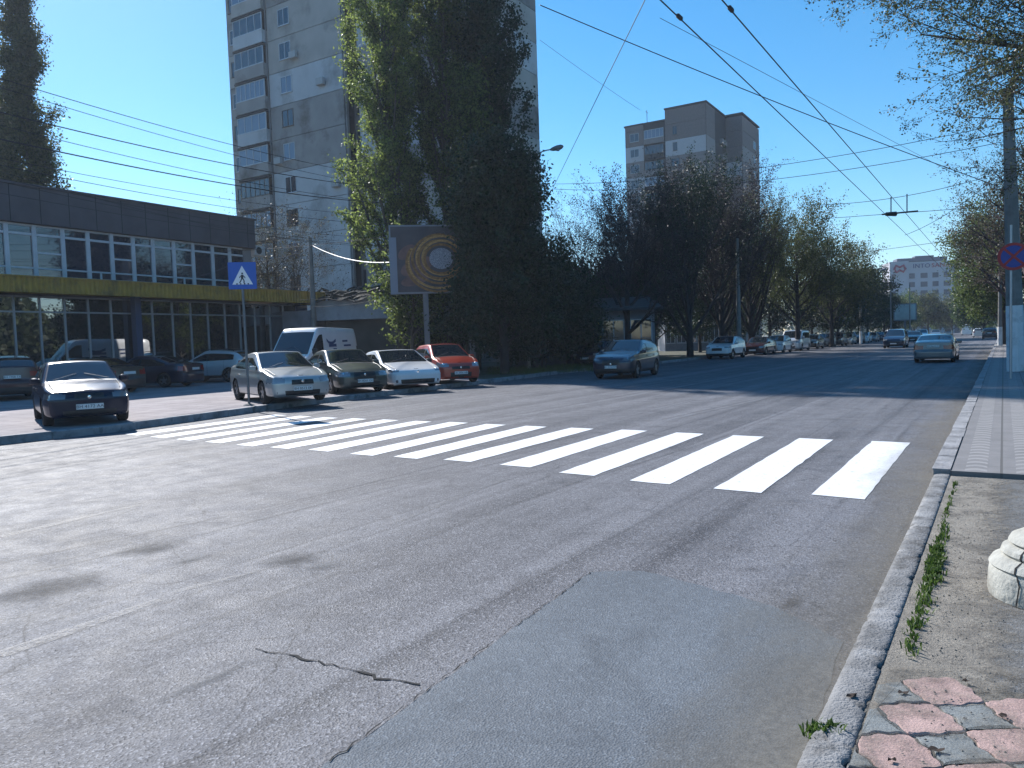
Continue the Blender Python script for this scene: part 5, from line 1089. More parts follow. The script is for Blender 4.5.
def skeleton(rg, H, r0, spec, up=0.1, lean=(0, 0), trunkwig=0.012):
    """spec: list of levels (count, length, angle deg, start, radius factor, wiggle, up pull)"""
    segs = [[] for _ in range(len(spec)+1)]
    def grow(p, d, L_, r, lev):
        ns = 9 if lev == 0 else (5 if lev == 1 else 3); pts = [p]; rs = [r]; wig = trunkwig if lev == 0 else spec[lev-1][5]; pull = 0.0 if lev == 0 else spec[lev-1][6]
        for k in range(ns):
            d = unit(d + rg.normal(0, wig, 3) + np.array([0, 0, pull])); p = p + d*L_/ns; r2 = r*(1-0.8*(k+1)/ns) if lev else r*(1-0.72*(k+1)/ns); segs[lev].append((pts[-1], p, rs[-1], max(r2, 0.003))); pts.append(p); rs.append(max(r2, 0.003))
        if lev < len(spec):
            cnt, ln, ang, st, rf, _, _ = spec[lev]; cnt = cnt if lev == 0 else max(1, int(cnt*rg.uniform(0.7, 1.3)))
            for c in range(cnt):
                f = st + (1-st)*((c+rg.random())/cnt); k = min(ns-1, int(f*ns)); q = pts[k] + (pts[k+1]-pts[k])*(f*ns-k); dd = unit(pts[k+1]-pts[k])
                az = rg.uniform(0, 2*pi) if lev else c*2.399 + rg.normal(0, 0.3); a = radians(ang*rg.uniform(0.75, 1.25)); t1 = unit(np.cross(dd, np.array([0.3, 0.2, 0.9]) if abs(dd[2]) < 0.95 else np.array([1., 0, 0]))); t2 = np.cross(dd, t1)
                nd = dd*cos(a) + (t1*cos(az)+t2*sin(az))*sin(a); L2 = (ln(f) if callable(ln) else ln*(1-0.45*f))*rg.uniform(0.75, 1.2); grow(q, nd, L2, max(0.004, rs[k]*rf), lev+1)
    grow(np.zeros(3), unit(np.array([lean[0], lean[1], 1.0])), H, r0, 0); return segs
def leaves_np(rg, segs, n, size, spread, flat=0.0):
    A = np.array([s[0] for s in segs]); B = np.array([s[1] for s in segs]); i = rg.integers(0, len(segs), n); t = rg.random((n, 1)); C = A[i]*(1-t)+B[i]*t + rg.normal(0, spread, (n, 3))
    u = rg.normal(size=(n, 3)); u /= np.linalg.norm(u, axis=1, keepdims=True); w = rg.normal(size=(n, 3)); v = np.cross(u, w); v /= np.linalg.norm(v, axis=1, keepdims=True)
    s = size*rg.uniform(0.55, 1.3, (n, 1)); V = np.stack([C-u*s*0.5, C+v*s*0.34, C+u*s*0.55, C-v*s*0.34], axis=1).reshape(-1, 3)
    return V, (np.arange(n)*4)[:, None]+np.arange(4)
def tree(name, label, loc, seed, H, r0, spec, nleaf, lsize, spread, leafm, barkm=BARK, cat="tree", group=None, lean=(0, 0), leaf_from=1, base_cut=None, sides=(8, 5, 3, 3)):
    rg = np.random.default_rng(seed); t = empty(name, label, cat, loc, rg.uniform(0, 6.28) if not any(lean) else 0, group); segs = skeleton(rg, H, r0, spec, lean=lean)
    V, F_ = tubes_np(segs[0], sides[0]); npmesh("trunk", V, F_, barkm, t, True)
    Vs, Fs, o = [], [], 0
    groups_ = {}
    for lev in range(1, len(segs)):
        if not segs[lev]: continue
        V, F_ = tubes_np(segs[lev], sides[min(lev, 3)]); Vs.append(V); Fs.append(F_+o); o += len(V)
    if Vs: npmesh("branches", np.concatenate(Vs), np.concatenate(Fs), barkm, t)
    if nleaf:
        src = [s for l in segs[leaf_from+1:] for s in l] or [s for l in segs[1:] for s in l]
        V, F_ = leaves_np(rg, src, nleaf, lsize, spread); 
        if base_cut is not None: m_ = V.reshape(-1, 4, 3)[:, :, 2].min(axis=1) > base_cut; V = V.reshape(-1, 4, 3)[m_].reshape(-1, 3); F_ = (np.arange(len(V)//4)*4)[:, None]+np.arange(4)
        npmesh("crown", V, F_, leafm, t)
    return t
def xy(px, Y, z=0.1):
    p = at(px, 345, Y); return (p[0], p[1], z)
def poplar_spec(h, w=2.6): return [(46, lambda f: w*1.9*(0.55+0.9*sin(pi*min(1, 0.2+f*0.8)))*(1.05-0.55*f), 24, 0.10, 0.42, 0.05, 0.10), (6, lambda f: 1.5, 32, 0.25, 0.5, 0.08, 0.10), (3, lambda f: 0.7, 40, 0.2, 0.6, 0.12, 0.05)]
# poplars between shop and tower
tree("poplar_tree", "tall bright green poplar on the left of the clump in front of the near tower", xy(402, 44.5), 21, 27, 0.36, poplar_spec(27, 2.3), 80000, 0.15, 0.19, LF_POPB)
tree("poplar_tree", "tall poplar with trunk behind the billboard in front of the near tower", xy(450, 45.5), 22, 30, 0.42, poplar_spec(30, 2.4), 95000, 0.15, 0.19, LF_POP)
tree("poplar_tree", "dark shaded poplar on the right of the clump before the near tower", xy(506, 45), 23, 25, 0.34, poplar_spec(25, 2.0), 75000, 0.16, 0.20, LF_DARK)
tree("poplar_tree", "thin pale green poplar shoot in the middle of the clump", xy(478, 43), 24, 15, 0.16, poplar_spec(15, 0.8), 12000, 0.16, 0.2, LF_POP)
tree("poplar_tree", "dark poplar rising behind the shop roof at the left edge", xy(46, 60), 25, 27.6, 0.4, poplar_spec(27, 2.2), 60000, 0.20, 0.3, LF_OLIVE)
tree("poplar_tree", "lower poplar leaning out at the left frame edge behind the shop", xy(8, 62), 26, 20, 0.4, poplar_spec(24, 2.0), 40000, 0.22, 0.3, LF_OLIVE)
# light green bush hanging below and left of the billboard
bush = [(14, lambda f: 2.2, 60, 0.2, 0.5, 0.10, 0.04), (6, lambda f: 1.1, 45, 0.2, 0.5, 0.12, 0.0), (4, lambda f: 0.6, 45, 0.2, 0.6, 0.15, 0.0)]
tree("young_tree", "bright leafed young tree under the left end of the billboard", xy(412, 41.0), 31, 5.6, 0.13, bush, 9000, 0.17, 0.16, LF_POP)
tree("young_tree", "small light green sapling right of the billboard post", xy(466, 42.5), 32, 5.0, 0.10, bush, 6000, 0.16, 0.15, LF_DARK)
# dark dense mass round the lamp
dense = [(34, lambda f: 2.1*(1.15-0.6*f), 58, 0.08, 0.4, 0.06, 0.05), (7, lambda f: 1.5, 42, 0.2, 0.5, 0.1, 0.03), (4, lambda f: 0.8, 42, 0.2, 0.6, 0.12, 0.0)]
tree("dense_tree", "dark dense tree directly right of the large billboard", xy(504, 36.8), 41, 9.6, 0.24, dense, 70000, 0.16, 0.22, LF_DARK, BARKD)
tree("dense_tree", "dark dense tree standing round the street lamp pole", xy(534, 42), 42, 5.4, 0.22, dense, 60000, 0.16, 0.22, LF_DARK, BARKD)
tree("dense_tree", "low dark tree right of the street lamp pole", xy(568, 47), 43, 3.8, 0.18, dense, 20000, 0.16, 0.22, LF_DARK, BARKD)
# bare and budding trees
bare = [(16, lambda f: 5.2*(1.1-0.55*f), 42, 0.28, 0.55, 0.06, 0.07), (8, lambda f: 2.4, 38, 0.2, 0.5, 0.08, 0.05), (7, lambda f: 1.3, 38, 0.15, 0.5, 0.1, 0.04), (3, lambda f: 0.6, 35, 0.2, 0.7, 0.12, 0.0)]
tree("bare_tree", "thin purple twigged tree against the sky right of the street lamp", xy(583, 55), 51, 7.5, 0.20, bare, 5000, 0.09, 0.07, LF_PURP, TWIGP)
tree("bare_tree", "purple twigged tree with low forked limbs behind the blue crossover", xy(628, 50), 52, 7.0, 0.26, [(10, lambda f: 6.0*(1.1-0.5*f), 48, 0.22, 0.6, 0.08, 0.07)]+bare[1:], 9000, 0.10, 0.09, LF_PURP, BARKD)
tree("bare_tree", "small twiggy tree growing before the left face of the near tower", xy(272, 52), 53, 8.0, 0.16, [(14, lambda f: 3.6*(1.1-0.5*f), 40, 0.3, 0.55, 0.08, 0.06)]+bare[1:], 5000, 0.10, 0.09, LF_BUD, BARKD)
tree("bare_tree", "thin twiggy tree just left of the wooden wire pole", xy(300, 50), 54, 7.0, 0.12, [(10, lambda f: 2.6*(1.1-0.5*f), 40, 0.3, 0.55, 0.08, 0.06)]+bare[1:], 2500, 0.10, 0.09, LF_BUD, BARKD)
sprout = [(26, lambda f: 7.5*(1.1-0.4*f), 30, 0.12, 0.55, 0.04, 0.10), (9, lambda f: 3.0, 24, 0.2, 0.5, 0.06, 0.08), (6, lambda f: 1.5, 25, 0.15, 0.5, 0.08, 0.05)]
for i, (px, Y, H, lb) in enumerate(((650, 60, 7.2, "dark sprouting tree at the left of the dense clump before the far tower"), (690, 58, 8.2, "tallest dark sprouting tree in front of the far tower"), (722, 62, 8.0, "dark sprouting tree before the right corner of the far tower"), (752, 66, 7.2, "dark sprouting tree at the right end of the clump above the white crossover"))):
    tree("sprouting_tree", lb, xy(px, Y), 60+i, H, 0.28, sprout, 30000, 0.12, 0.13, (LF_PURP, LF_DARK, LF_PURP, LF_OLIVE)[i], BARKD, group="dark sprouting trees along the far kerb")
open_ = [(18, lambda f: 5.6*(1.1-0.5*f), 48, 0.22, 0.5, 0.06, 0.05), (8, lambda f: 2.6, 40, 0.2, 0.5, 0.08, 0.04), (6, lambda f: 1.3, 40, 0.15, 0.5, 0.1, 0.02)]
tree("budding_tree", "olive budding tree with sky showing through right of the far tower", xy(798, 72), 71, 9.0, 0.28, open_, 36000, 0.15, 0.22, LF_OLIVE, BARKD)
tree("budding_tree", "lower olive tree sloping down to the road end", xy(832, 84), 72, 8.0, 0.26, open_, 30000, 0.17, 0.22, LF_OLIVE, BARKD)
rr = random.Random(17)
far = [(20, lambda f: 4.6*(1.1-0.6*f), 55, 0.15, 0.4, 0.06, 0.04), (7, lambda f: 2.2, 42, 0.2, 0.5, 0.1, 0.03), (3, lambda f: 1.0, 40, 0.2, 0.6, 0.1, 0.0)]
def proto_tree(name, label, loc, seed, H, spec, n, ls, sp, lm, **k): return tree(name, label, loc, seed, H, 0.25, spec, n, ls, sp, lm, BARKD, sides=(6, 3, 3, 3), **k)
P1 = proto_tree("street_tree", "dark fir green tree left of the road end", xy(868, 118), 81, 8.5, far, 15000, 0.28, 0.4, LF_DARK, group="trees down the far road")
P2 = proto_tree("street_tree", "yellow green tree before the white clinic block", xy(899, 165), 82, 6.5, far, 14000, 0.34, 0.4, LF_GREEN, group="trees down the far road")
P3 = proto_tree("street_tree", "brownish budding tree in front of the clinic right side", xy(928, 185), 83, 7.5, far, 12000, 0.34, 0.4, LF_OLIVE, group="trees down the far road")
def copy_tree(o, loc, rz, sc, label):
    c = o.copy(); COL.objects.link(c); c.location = loc; c.rotation_euler = (0, 0, rz); c.scale = (sc, sc, sc); c["label"] = label
    for ch in o.children:
        d = ch.copy(); COL.objects.link(d); d.parent = c
    return c
fars = [(P1, 852, 100, 0.85, "dark tree behind the blue far billboard"), (P1, 838, 92, 0.8, "dark low tree above the middle of the parked row"), (P1, 884, 130, 0.70, "dark tree left of the yellow green tree"), (P3, 914, 200, 0.8, "olive tree under the clinic emblem"), (P2, 940, 210, 0.85, "pale green tree under the clinic lettering"),
        (P3, 952, 190, 0.9, "olive tree at the right corner of the clinic"), (P1, 962, 220, 1.0, "dark tree right of the clinic where the sky opens"), (P1, 972, 180, 1.05, "dark green tree on the right behind the road end"), (P2, 984, 120, 0.95, "sunlit yellow green tree on the right beyond the sign"), (P2, 975, 150, 0.9, "sunlit green tree deeper on the right side"),
        (P3, 812, 105, 0.85, "olive tree behind the black parked saloon"), (P1, 770, 95, 0.9, "dark tree behind the white hatchback"), (P3, 740, 100, 0.8, "olive tree far behind the clump of dark trees"), (P2, 700, 105, 0.75, "yellow green tree glimpsed between dark trunks"), (P1, 665, 90, 0.8, "dark tree behind the left part of the clump"), (P1, 930, 280, 1.1, "dark tree far off at the end of the road"), (P3, 965, 300, 1.1, "olive tree far off where the road bends"), (P1, 992, 260, 1.2, "dark tree far off on the right roadside"),
        (P3, 905, 250, 1.0, "olive tree far off left of the road end"), (P1, 600, 70, 0.6, "dark tree behind the pale shop"), (P1, 350, 62, 0.5, "dark tree behind the shed roof")]
for i, (p_, px, Y, sc, lb) in enumerate(fars): copy_tree(p_, xy(px, Y), rr.uniform(0, 6), sc, lb)
# right hand roadside: sunlit green crown, budding pinkish crowns, overhanging near tree
tree("street_tree", "sunlit green tree just behind the concrete pole on the right", xy(1004, 66), 91, 9.5, 0.28, far, 45000, 0.18, 0.35, LF_GREEN, BARKD)
tree("budding_tree", "pinkish budding tree behind the concrete pole on the right", xy(1034, 42), 92, 9.5, 0.30, [(16, lambda f: 4.4*(1.15-0.5*f), 50, 0.3, 0.55, 0.07, 0.06)]+bare[1:3], 11000, 0.10, 0.08, LF_BUD, TWIGP)
tree("budding_tree", "second pinkish budding tree further along the right roadside", xy(1012, 52), 93, 8.5, 0.28, [(16, lambda f: 4.2*(1.15-0.5*f), 48, 0.3, 0.55, 0.07, 0.06)]+bare[1:3], 12000, 0.11, 0.09, LF_BUD, TWIGP)
nt_ = xy(1222, 14.5, 0.06)
over = [(26, lambda f: 4.6*(1.15-0.45*f), 66, 0.52, 0.55, 0.09, 0.012), (9, lambda f: 2.3, 40, 0.2, 0.5, 0.08, 0.02), (7, lambda f: 1.1, 42, 0.15, 0.5, 0.11, 0.03), (3, lambda f: 0.4, 42, 0.2, 0.8, 0.12, 0.05)]
tree("overhanging_tree", "large budding tree leaning over the pavement from beyond the right edge", nt_, 103, 10.4, 0.24, over, 100000, 0.052, 0.06, LF_OVER, BARKD, lean=(-0.22, 0.03))
# extra trees added behind the kiosks to cast shade on them
for i, (px, Y, sc, lb) in enumerate(((590, 57, 0.8, "dark crown added to shade the dim kiosk"), (622, 60, 0.85, "dark shade tree added behind the pale shop roof"), (655, 64, 0.9, "dark shade tree added between the pale shop and the sprouting clump"), (700, 74, 0.9, "dark tree added to shade the long low building"), (560, 55, 0.75, "dark shade tree added behind the street lamp"), (730, 88, 0.9, "dark shade tree added behind the right end of the low building"), (575, 66, 0.8, "dark shade tree added deep behind the bare purple tree"))):
    copy_tree(P1, xy(px, Y), i*1.1, sc*0.8, lb)
# far woods closing the horizon all round
rg = np.random.default_rng(77); V = []
n = 150000; th = rg.uniform(0, 2*pi, n); R_ = rg.uniform(0, 1, n)**0.7*230 + 330; hh = 7 + 3.5*np.sin(th*23) + 2.5*np.sin(th*57+1) + 1.5*np.sin(th*131+2); zz = rg.random(n)**0.8*hh*(R_/400); C = np.stack([R_*np.sin(th), R_*np.cos(th), zz], axis=1)
u = rg.normal(size=(n, 3)); u /= np.linalg.norm(u, axis=1, keepdims=True); w = rg.normal(size=(n, 3)); v = np.cross(u, w); v /= np.linalg.norm(v, axis=1, keepdims=True); s = rg.uniform(0.9, 2.2, (n, 1))
Vw = np.stack([C-u*s*0.6, C+v*s*0.5, C+u*s*0.6, C-v*s*0.5], axis=1).reshape(-1, 3); tag(npmesh("far_woods", Vw, (np.arange(n)*4)[:, None]+np.arange(4), leaf_mat("leaf_far", (0.03, 0.045, 0.02), (0.07, 0.085, 0.035), 0.3)), "far belt of woods closing the horizon", "woods", kind="stuff")
n = 60000; C = np.stack([rg.uniform(38, 75, n), rg.uniform(-60, 75, n), rg.random(n)**0.8*11], axis=1); C[:, 2] *= 0.75+0.25*np.sin(C[:, 1]*0.5)
u = rg.normal(size=(n, 3)); u /= np.linalg.norm(u, axis=1, keepdims=True); w = rg.normal(size=(n, 3)); v = np.cross(u, w); v /= np.linalg.norm(v, axis=1, keepdims=True); s = rg.uniform(0.4, 0.9, (n, 1))
Vw = np.stack([C-u*s*0.6, C+v*s*0.5, C+u*s*0.6, C-v*s*0.5], axis=1).reshape(-1, 3); m_ = (Vw.reshape(-1, 4, 3)[:, 0, 0] > 0.72*Vw.reshape(-1, 4, 3)[:, 0, 1] + 8); Vw = Vw.reshape(-1, 4, 3)[m_].reshape(-1, 3)
tag(npmesh("park_shrubbery", Vw, (np.arange(len(Vw)//4)*4)[:, None]+np.arange(4), MATS["leaf_far"]), "tall park shrubbery beyond the right pavement", "shrubbery", kind="stuff")

# ---------------------------------------------------------------- grass, verge plants
vg = []
rr = random.Random(5)
for k in range(420):
    px = rr.uniform(492, 600); Y = rr.uniform(36, 46); p = at(px, 360, Y); vg.append(((p[0], p[1], 0.145), 0.25, 14))
r_ = np.random.default_rng(6)
grass("verge_grass", vg, 0.22, 6, "patchy grass on the shaded verge round the street lamp")

# ---------------------------------------------------------------- poles, lamps, signs
CONC = mat("concrete_pole", (0.20, 0.195, 0.185), 0.9, var=0.2, vscale=2, dirt=(0.13, 0.125, 0.12), dscale=1.5, bump=0.4, bscale=20)
CWHT = mat("whitewash", (0.70, 0.71, 0.72), 0.85, var=0.08, vscale=3, dirt=(0.45, 0.45, 0.44), dscale=2)
STEEL = mat("steel_grey", (0.16, 0.17, 0.18), 0.5, metal=0.6, var=0.15, vscale=4)
q = g(1016.5, 371, 0.125); CP = empty("trolley_pole", "thick concrete pole with whitewashed foot on the right pavement", "pole", (q[0], q[1], 0.12), -RB)
def octo(r0, r1, z0, z1, mb, n=8):
    V = [(r0*cos(2*pi*k/n+pi/8), r0*sin(2*pi*k/n+pi/8), z0) for k in range(n)] + [(r1*cos(2*pi*k/n+pi/8), r1*sin(2*pi*k/n+pi/8), z1) for k in range(n)]
    mb.add(V, [tuple(range(n-1, -1, -1)), tuple(range(n, 2*n))] + [(k, (k+1) % n, n+(k+1) % n, n+k) for k in range(n)])
Rb, Rt = 0.28, 0.15; ztopP = at(1009, 92, q[1])[2]
zw = 2.2; m = MB(); octo(Rb - (Rb-Rt)*zw/ztopP, Rt, zw, ztopP, m); m.build("shaft", CONC, CP)
m = MB(); octo(Rb+0.004, Rb+0.004 - (Rb-Rt)*zw/ztopP, 0, zw-0.002, m); m.build("whitewashed_foot", CWHT, CP); CP.rotation_euler = (0, -0.033, 0)
m = MB()
for z in (6.1, 8.3, 8.9): r = Rb - (Rb-Rt)*z/ztopP; m.lathe([(r+0.0, z-0.03), (r+0.03, z-0.03), (r+0.03, z+0.03), (r, z+0.03)], 16)
m.build("band", STEEL, CP)
# no stopping sign on its own slim post before the pole
q2 = g(1009.5, 374, 0.125); sc_ = at(1014, 256.5, q2[1]-2.2); q2 = (at(1011, 345, q2[1]-2.2)[0], q2[1])
SG = empty("no_stopping_sign", "round blue sign with red cross before the concrete pole", "road sign", (q2[0], q2[1]-2.2, 0.12), radians(-29))
zc = sc_[2]-0.12; offx = sc_[0]-q2[0]
m = MB(); m.tube([(0, 0.06, 0), (0, 0.06, zc+0.9)], 0.035, 10); m.build("post", mat("galvanised", (0.45, 0.46, 0.48), 0.4, metal=0.7), SG, True)
m = MB(); 
RS = 0.39
m.lathe([(0, 0.02), (RS, 0.02), (RS, -0.005), (0, -0.005)], 40, (0.06, 0, zc), 'y'); disc = m.build("sign_face", mat("sign_red_rim", (0.38, 0.03, 0.035), 0.5), SG)
SBLUE = mat("sign_blue", (0.02, 0.055, 0.30), 0.45); m = MB(); n = 40
m.add([(0.06+RS*0.80*cos(2*pi*k/n), -0.008, zc+RS*0.80*sin(2*pi*k/n)) for k in range(n)], [tuple(range(n))]); m.build("blue_field", SBLUE, SG)
m = MB()
for s in (1, -1):
    a = s*pi/4; c_, s_ = cos(a), sin(a); L_, w_ = RS*0.80, RS*0.085
    m.add([(0.06 + x*c_ - z*s_, -0.011 - 0.002*(s > 0), zc + x*s_ + z*c_) for (x, z) in ((-L_, -w_), (L_, -w_), (L_, w_), (-L_, w_))], [(0, 1, 2, 3)])
m.build("red_cross", MATS["sign_red_rim"], SG)
# crossing sign
q = g(249, 405.5, 0.15); XS = empty("crossing_sign", "square blue pedestrian crossing sign on a slim pole", "road sign", (q[0], q[1], 0.15), radians(10))
zt_ = at(246, 262, q[1])[2]-0.15; zb2 = at(246, 289, q[1])[2]-0.15; hs = (zt_-zb2)/2
m = MB(); m.tube([(0, 0.05, 0), (-0.02, 0.05, zt_-0.05)], 0.035, 10); m.build("post", STEEL, XS, True)
m = MB(); m.lathe([(0.16, 0), (0.13, 0.03), (0.06, 0.05), (0, 0.05)], 14); m.build("foot", CONC, XS, True)
m = MB(); m.bbox(-hs, hs, -0.01, 0.012, zb2, zt_, 0.004); m.build("sign_face", mat("sign_blue_bright", (0.02, 0.10, 0.42), 0.45), XS)
zc = (zt_+zb2)/2; m = MB(); m.add([(-hs*0.74, -0.014, zc-hs*0.66), (hs*0.74, -0.014, zc-hs*0.66), (0, -0.014, zc+hs*0.74)], [(0, 1, 2)]); 
m.build("white_triangle", mat("sign_white", (0.75, 0.76, 0.78), 0.5), XS)
m = MB(); k_ = hs/0.35
def lim(pts, w):
    for (a, b) in zip(pts[:-1], pts[1:]):
        a = np.array(a); b = np.array(b); d = unit(b-a); n = np.array([-d[1], d[0]])*w
        m.add([(*( (p[0]*k_),), -0.017, zc+p[1]*k_) for p in (a-n, b-n, b+n, a+n)], [(0, 1, 2, 3)])
lim([(0.0, 0.02), (-0.005, -0.07)], 0.032); lim([(-0.005, -0.06), (0.04, -0.13), (0.035, -0.2)], 0.014); lim([(-0.01, -0.06), (-0.04, -0.13), (-0.075, -0.19)], 0.014); lim([(0.0, 0.01), (0.055, -0.03), (0.07, -0.07)], 0.010); lim([(0.0, 0.01), (-0.05, -0.02), (-0.075, -0.06)], 0.010)
m.add([(0.0+0.024*k_*cos(2*pi*i/12), -0.0175, zc+0.055*k_+0.024*k_*sin(2*pi*i/12)) for i in range(12)], [tuple(range(12))])
for xx in (-0.14, -0.05, 0.05, 0.14): lim([(xx, -0.228), (xx*1.02, -0.20)], 0.02)
m.build("walking_figure", INK, XS)
# street lamps
def lamp(label, px, py0, Y, ztop, armdir, armlen, r=0.09, foot=True, conc=True, head=True, name="street_lamp"):
    p = xy(px, Y, 0.12); t = empty(name, label, "street lamp", p); m = MB(); n = 8
    m.tube([(0, 0, 0), (0, 0, ztop*0.5), (0, 0, ztop)], [r*1.7, r*1.3, r*0.85], 10); m.build("post", CONC if conc else STEEL, t, True)
    if foot: m = MB(); m.lathe([(r*1.76, 0), (r*1.72, 1.5)], 12); m.build("whitewashed_foot", CWHT, t, True)
    if head:
        a = np.array([cos(armdir), sin(armdir)]); pts = []
        for i in range(7): u = i/6; pts.append((a[0]*armlen*u, a[1]*armlen*u, ztop-0.1+armlen*0.45*sin(u*pi/2)))
        m = MB(); m.tube(pts, 0.035, 7); m.build("arm", STEEL, t, True); e = np.array(pts[-1]); d = unit(np.array([a[0], a[1], 0.22])); s_ = np.array([-a[1], a[0], 0])
        m = MB(); m.tube([e-d*0.05, e+d*0.1, e+d*0.35, e+d*0.6, e+d*0.72], [0.05, 0.11, 0.15, 0.13, 0.04], 10); m.build("lamp_head", STEEL, t, True)
        m = MB(); m.tube([e+d*0.22-np.array([0, 0, 0.06]), e+d*0.4-np.array([0, 0, 0.10]), e+d*0.6-np.array([0, 0, 0.06])], [0.05, 0.11, 0.05], 8); m.build("lamp_glass", LAMP, t, True)
    return t
Yl = 44.0; ztl = at(530, 158, Yl)[2]; lamp("tall street lamp with whitewashed foot among the dark trees", 530.5, 370, Yl, ztl-0.3, radians(-5), 1.5, 0.12)
lamp("far street lamp leaning over the road left of the clinic", 861, 350, 95, at(864, 280, 95)[2], radians(-20), 2.2, 0.09)
lamp("dark slim pole with globe top left of the clinic", 891, 340, 105, at(891, 292, 105)[2], 0, 0.5, 0.07, conc=False, head=False, name="far_pole")
lamp("second dark slim pole right of the far pale billboard", 910, 340, 115, at(911, 285, 115)[2], 0, 0.5, 0.07, conc=False, head=False, name="far_pole")
lamp("wire carrying concrete pole between shop and shed", 315, 340, 45, at(313, 240, 45)[2], 0, 0.5, 0.12, foot=False, head=False, name="utility_pole")
lamp("distant trolley pole on the right roadside", 1000, 340, 62, 8.4, 0, 1, 0.10, head=False, name="far_pole")
lamp("slim grey pole standing behind the parked row near the tree clump", 739, 340, 60, 9.0, 0, 1, 0.12, foot=False, head=False, name="far_pole")

# ---------------------------------------------------------------- overhead wires
WIRE = mat("wire_black", (0.02, 0.02, 0.022), 0.6)
def wire(label, a, b, r=0.012, sag=0.0, mid=None, name="overhead_wire", group=None, m_=WIRE):
    a = np.array(a, float); b = np.array(b, float); n = 24; m = MB()
    m.tube([a + (b-a)*i/n - np.array([0, 0, 4*sag*(i/n)*(1-i/n)]) for i in range(n+1)], r, 5); o = m.build(name, m_, None, True); return tag(o, label, "wire", group)
# bundle running from the left over the shop towards the tower
wl_ = [((0, 73), (420, 181), 0.012, "topmost cable of the bundle over the shop roof"), ((0, 82), (420, 191), 0.010, "second cable from the top over the shop roof"), ((0, 107), (420, 190), 0.017, "third cable over the shop, thick and dark"), ((0, 120), (420, 205), 0.010, "fourth cable over the shop roof"),
       ((0, 134), (420, 204), 0.020, "thickest cable of the bundle over the shop"), ((0, 153), (420, 216), 0.009, "thin cable just under the thickest one"), ((0, 160), (420, 225), 0.010, "second thin cable under the thickest one"), ((0, 163), (400, 245), 0.009, "thin cable third from the bottom of the bundle"), ((0, 173), (400, 238), 0.009, "second lowest cable of the bundle over the shop"), ((0, 176), (390, 243), 0.009, "lowest cable of the bundle over the shop"),
       ((0, 188), (430, 246), 0.009, "cable crossing in front of the shop parapet")]
for k, (a, b, r, lb) in enumerate(wl_): 
    d = -90; ya = a[1] + (a[1]-b[1])*90/(b[0]-a[0]); wire(lb, at(-90, ya, 19), at(b[0], b[1], 49), r, 0.5 if k != 7 else 0.8, group="cables over the shop roof")
pt = at(313, 246, 45)
wire("pale sagging cable from the wire pole to the billboard", pt, at(395, 262, 39), 0.03, 0.35, m_=mat("wire_pale", (0.35, 0.37, 0.40), 0.5))
wire("dark cable dropping from the wire pole to the shop corner", pt, at(250, 262, 38), 0.014, 0.2)
for k, (a, b, lb) in enumerate((((300, 300), (392, 288), "upper thin cable above the shed fascia"), ((300, 307), (392, 297), "lower thin cable above the shed fascia"), ((200, 252), (390, 236), "cable from the shop roof to the poplars"), ((240, 282), (312, 286), "cable along the top of the shop canopy"))):
    wire(lb, at(*a, 42), at(*b, 42), 0.012, 0.15)
# trolley wires parallel to the road, 6 m up
def tw(px, py, zz=6.0):
    d = ray(px, py); t = (zz-CAMH)/d[2]; return np.array([0, 0, CAMH]) + d*t
for (pxy, lb, n_) in (((692, 30), "left trolley wire running down the road", 0), ((748, 30), "right trolley wire running down the road", 1)):
    c = tw(*pxy); rel = c[:2]-R0; nn = rel @ RN; a = rp(-25, nn); b = rp(46, nn); e = rp(160, nn+0.3)
    wire(lb, (*a, 6.0), (*b, 6.0), 0.010, 0.0, group="trolley wires", name="trolley_wire"); wire(lb.replace("running down the road", "beyond the hanger"), (*b, 6.05), (*e, 6.3), 0.013, 0.1, group="trolley wires", name="trolley_wire")
nA = (tw(692, 30)[:2]-R0) @ RN; nB = (tw(748, 30)[:2]-R0) @ RN
for (n_, px, lb) in ((nA, 0, "small dark clamp on the left trolley wire"), (nB, 0, "small dark clamp on the right trolley wire")):
    c = tw(679.5, 18) if n_ == nA else tw(730.7, 10); c = np.array([*rp((c[:2]-R0) @ RD, n_), 6.0]); m = MB(); m.bbox(-0.025, 0.025, -0.08, 0.08, -0.015, 0.04, 0.01); o = m.build("wire_clamp", TRIM, None, True); o.location = tuple(c); o.rotation_euler = (0, 0, -RB); tag(o, lb, "clamp")
# hanger crossing both wires
hx = tw(890, 213, 6.1); hx2 = tw(905, 210, 6.1); Yh = hx[1]
wire("span wire carrying the trolley hanger across the road", at(820, 219, Yh+9), at(1012, 205, 29), 0.012, 0.0, name="span_wire")
wire("upper span wire above the trolley hanger", at(800, 205, Yh+6), at(1010, 170, 29), 0.011, 0.35, name="span_wire")
m = MB(); a = np.array(at(882, 214.5, Yh)); b = np.array(at(918, 211, Yh-1.0)); m.tube([a, b], 0.03, 6); m.tube([at(891, 197, Yh), at(891, 216, Yh)], 0.02, 6); m.tube([at(907, 194, Yh-0.7), at(907, 213, Yh-0.7)], 0.02, 6); m.tube([np.array(at(891, 214, Yh))-np.array([0.2, 0, 0]), np.array(at(891, 214, Yh))+np.array([0.2, 0, 0])], [0.07, 0.09], 6)
tag(m.build("wire_hanger", TRIM, None, True), "insulated hanger holding the two trolley wires", "hanger")
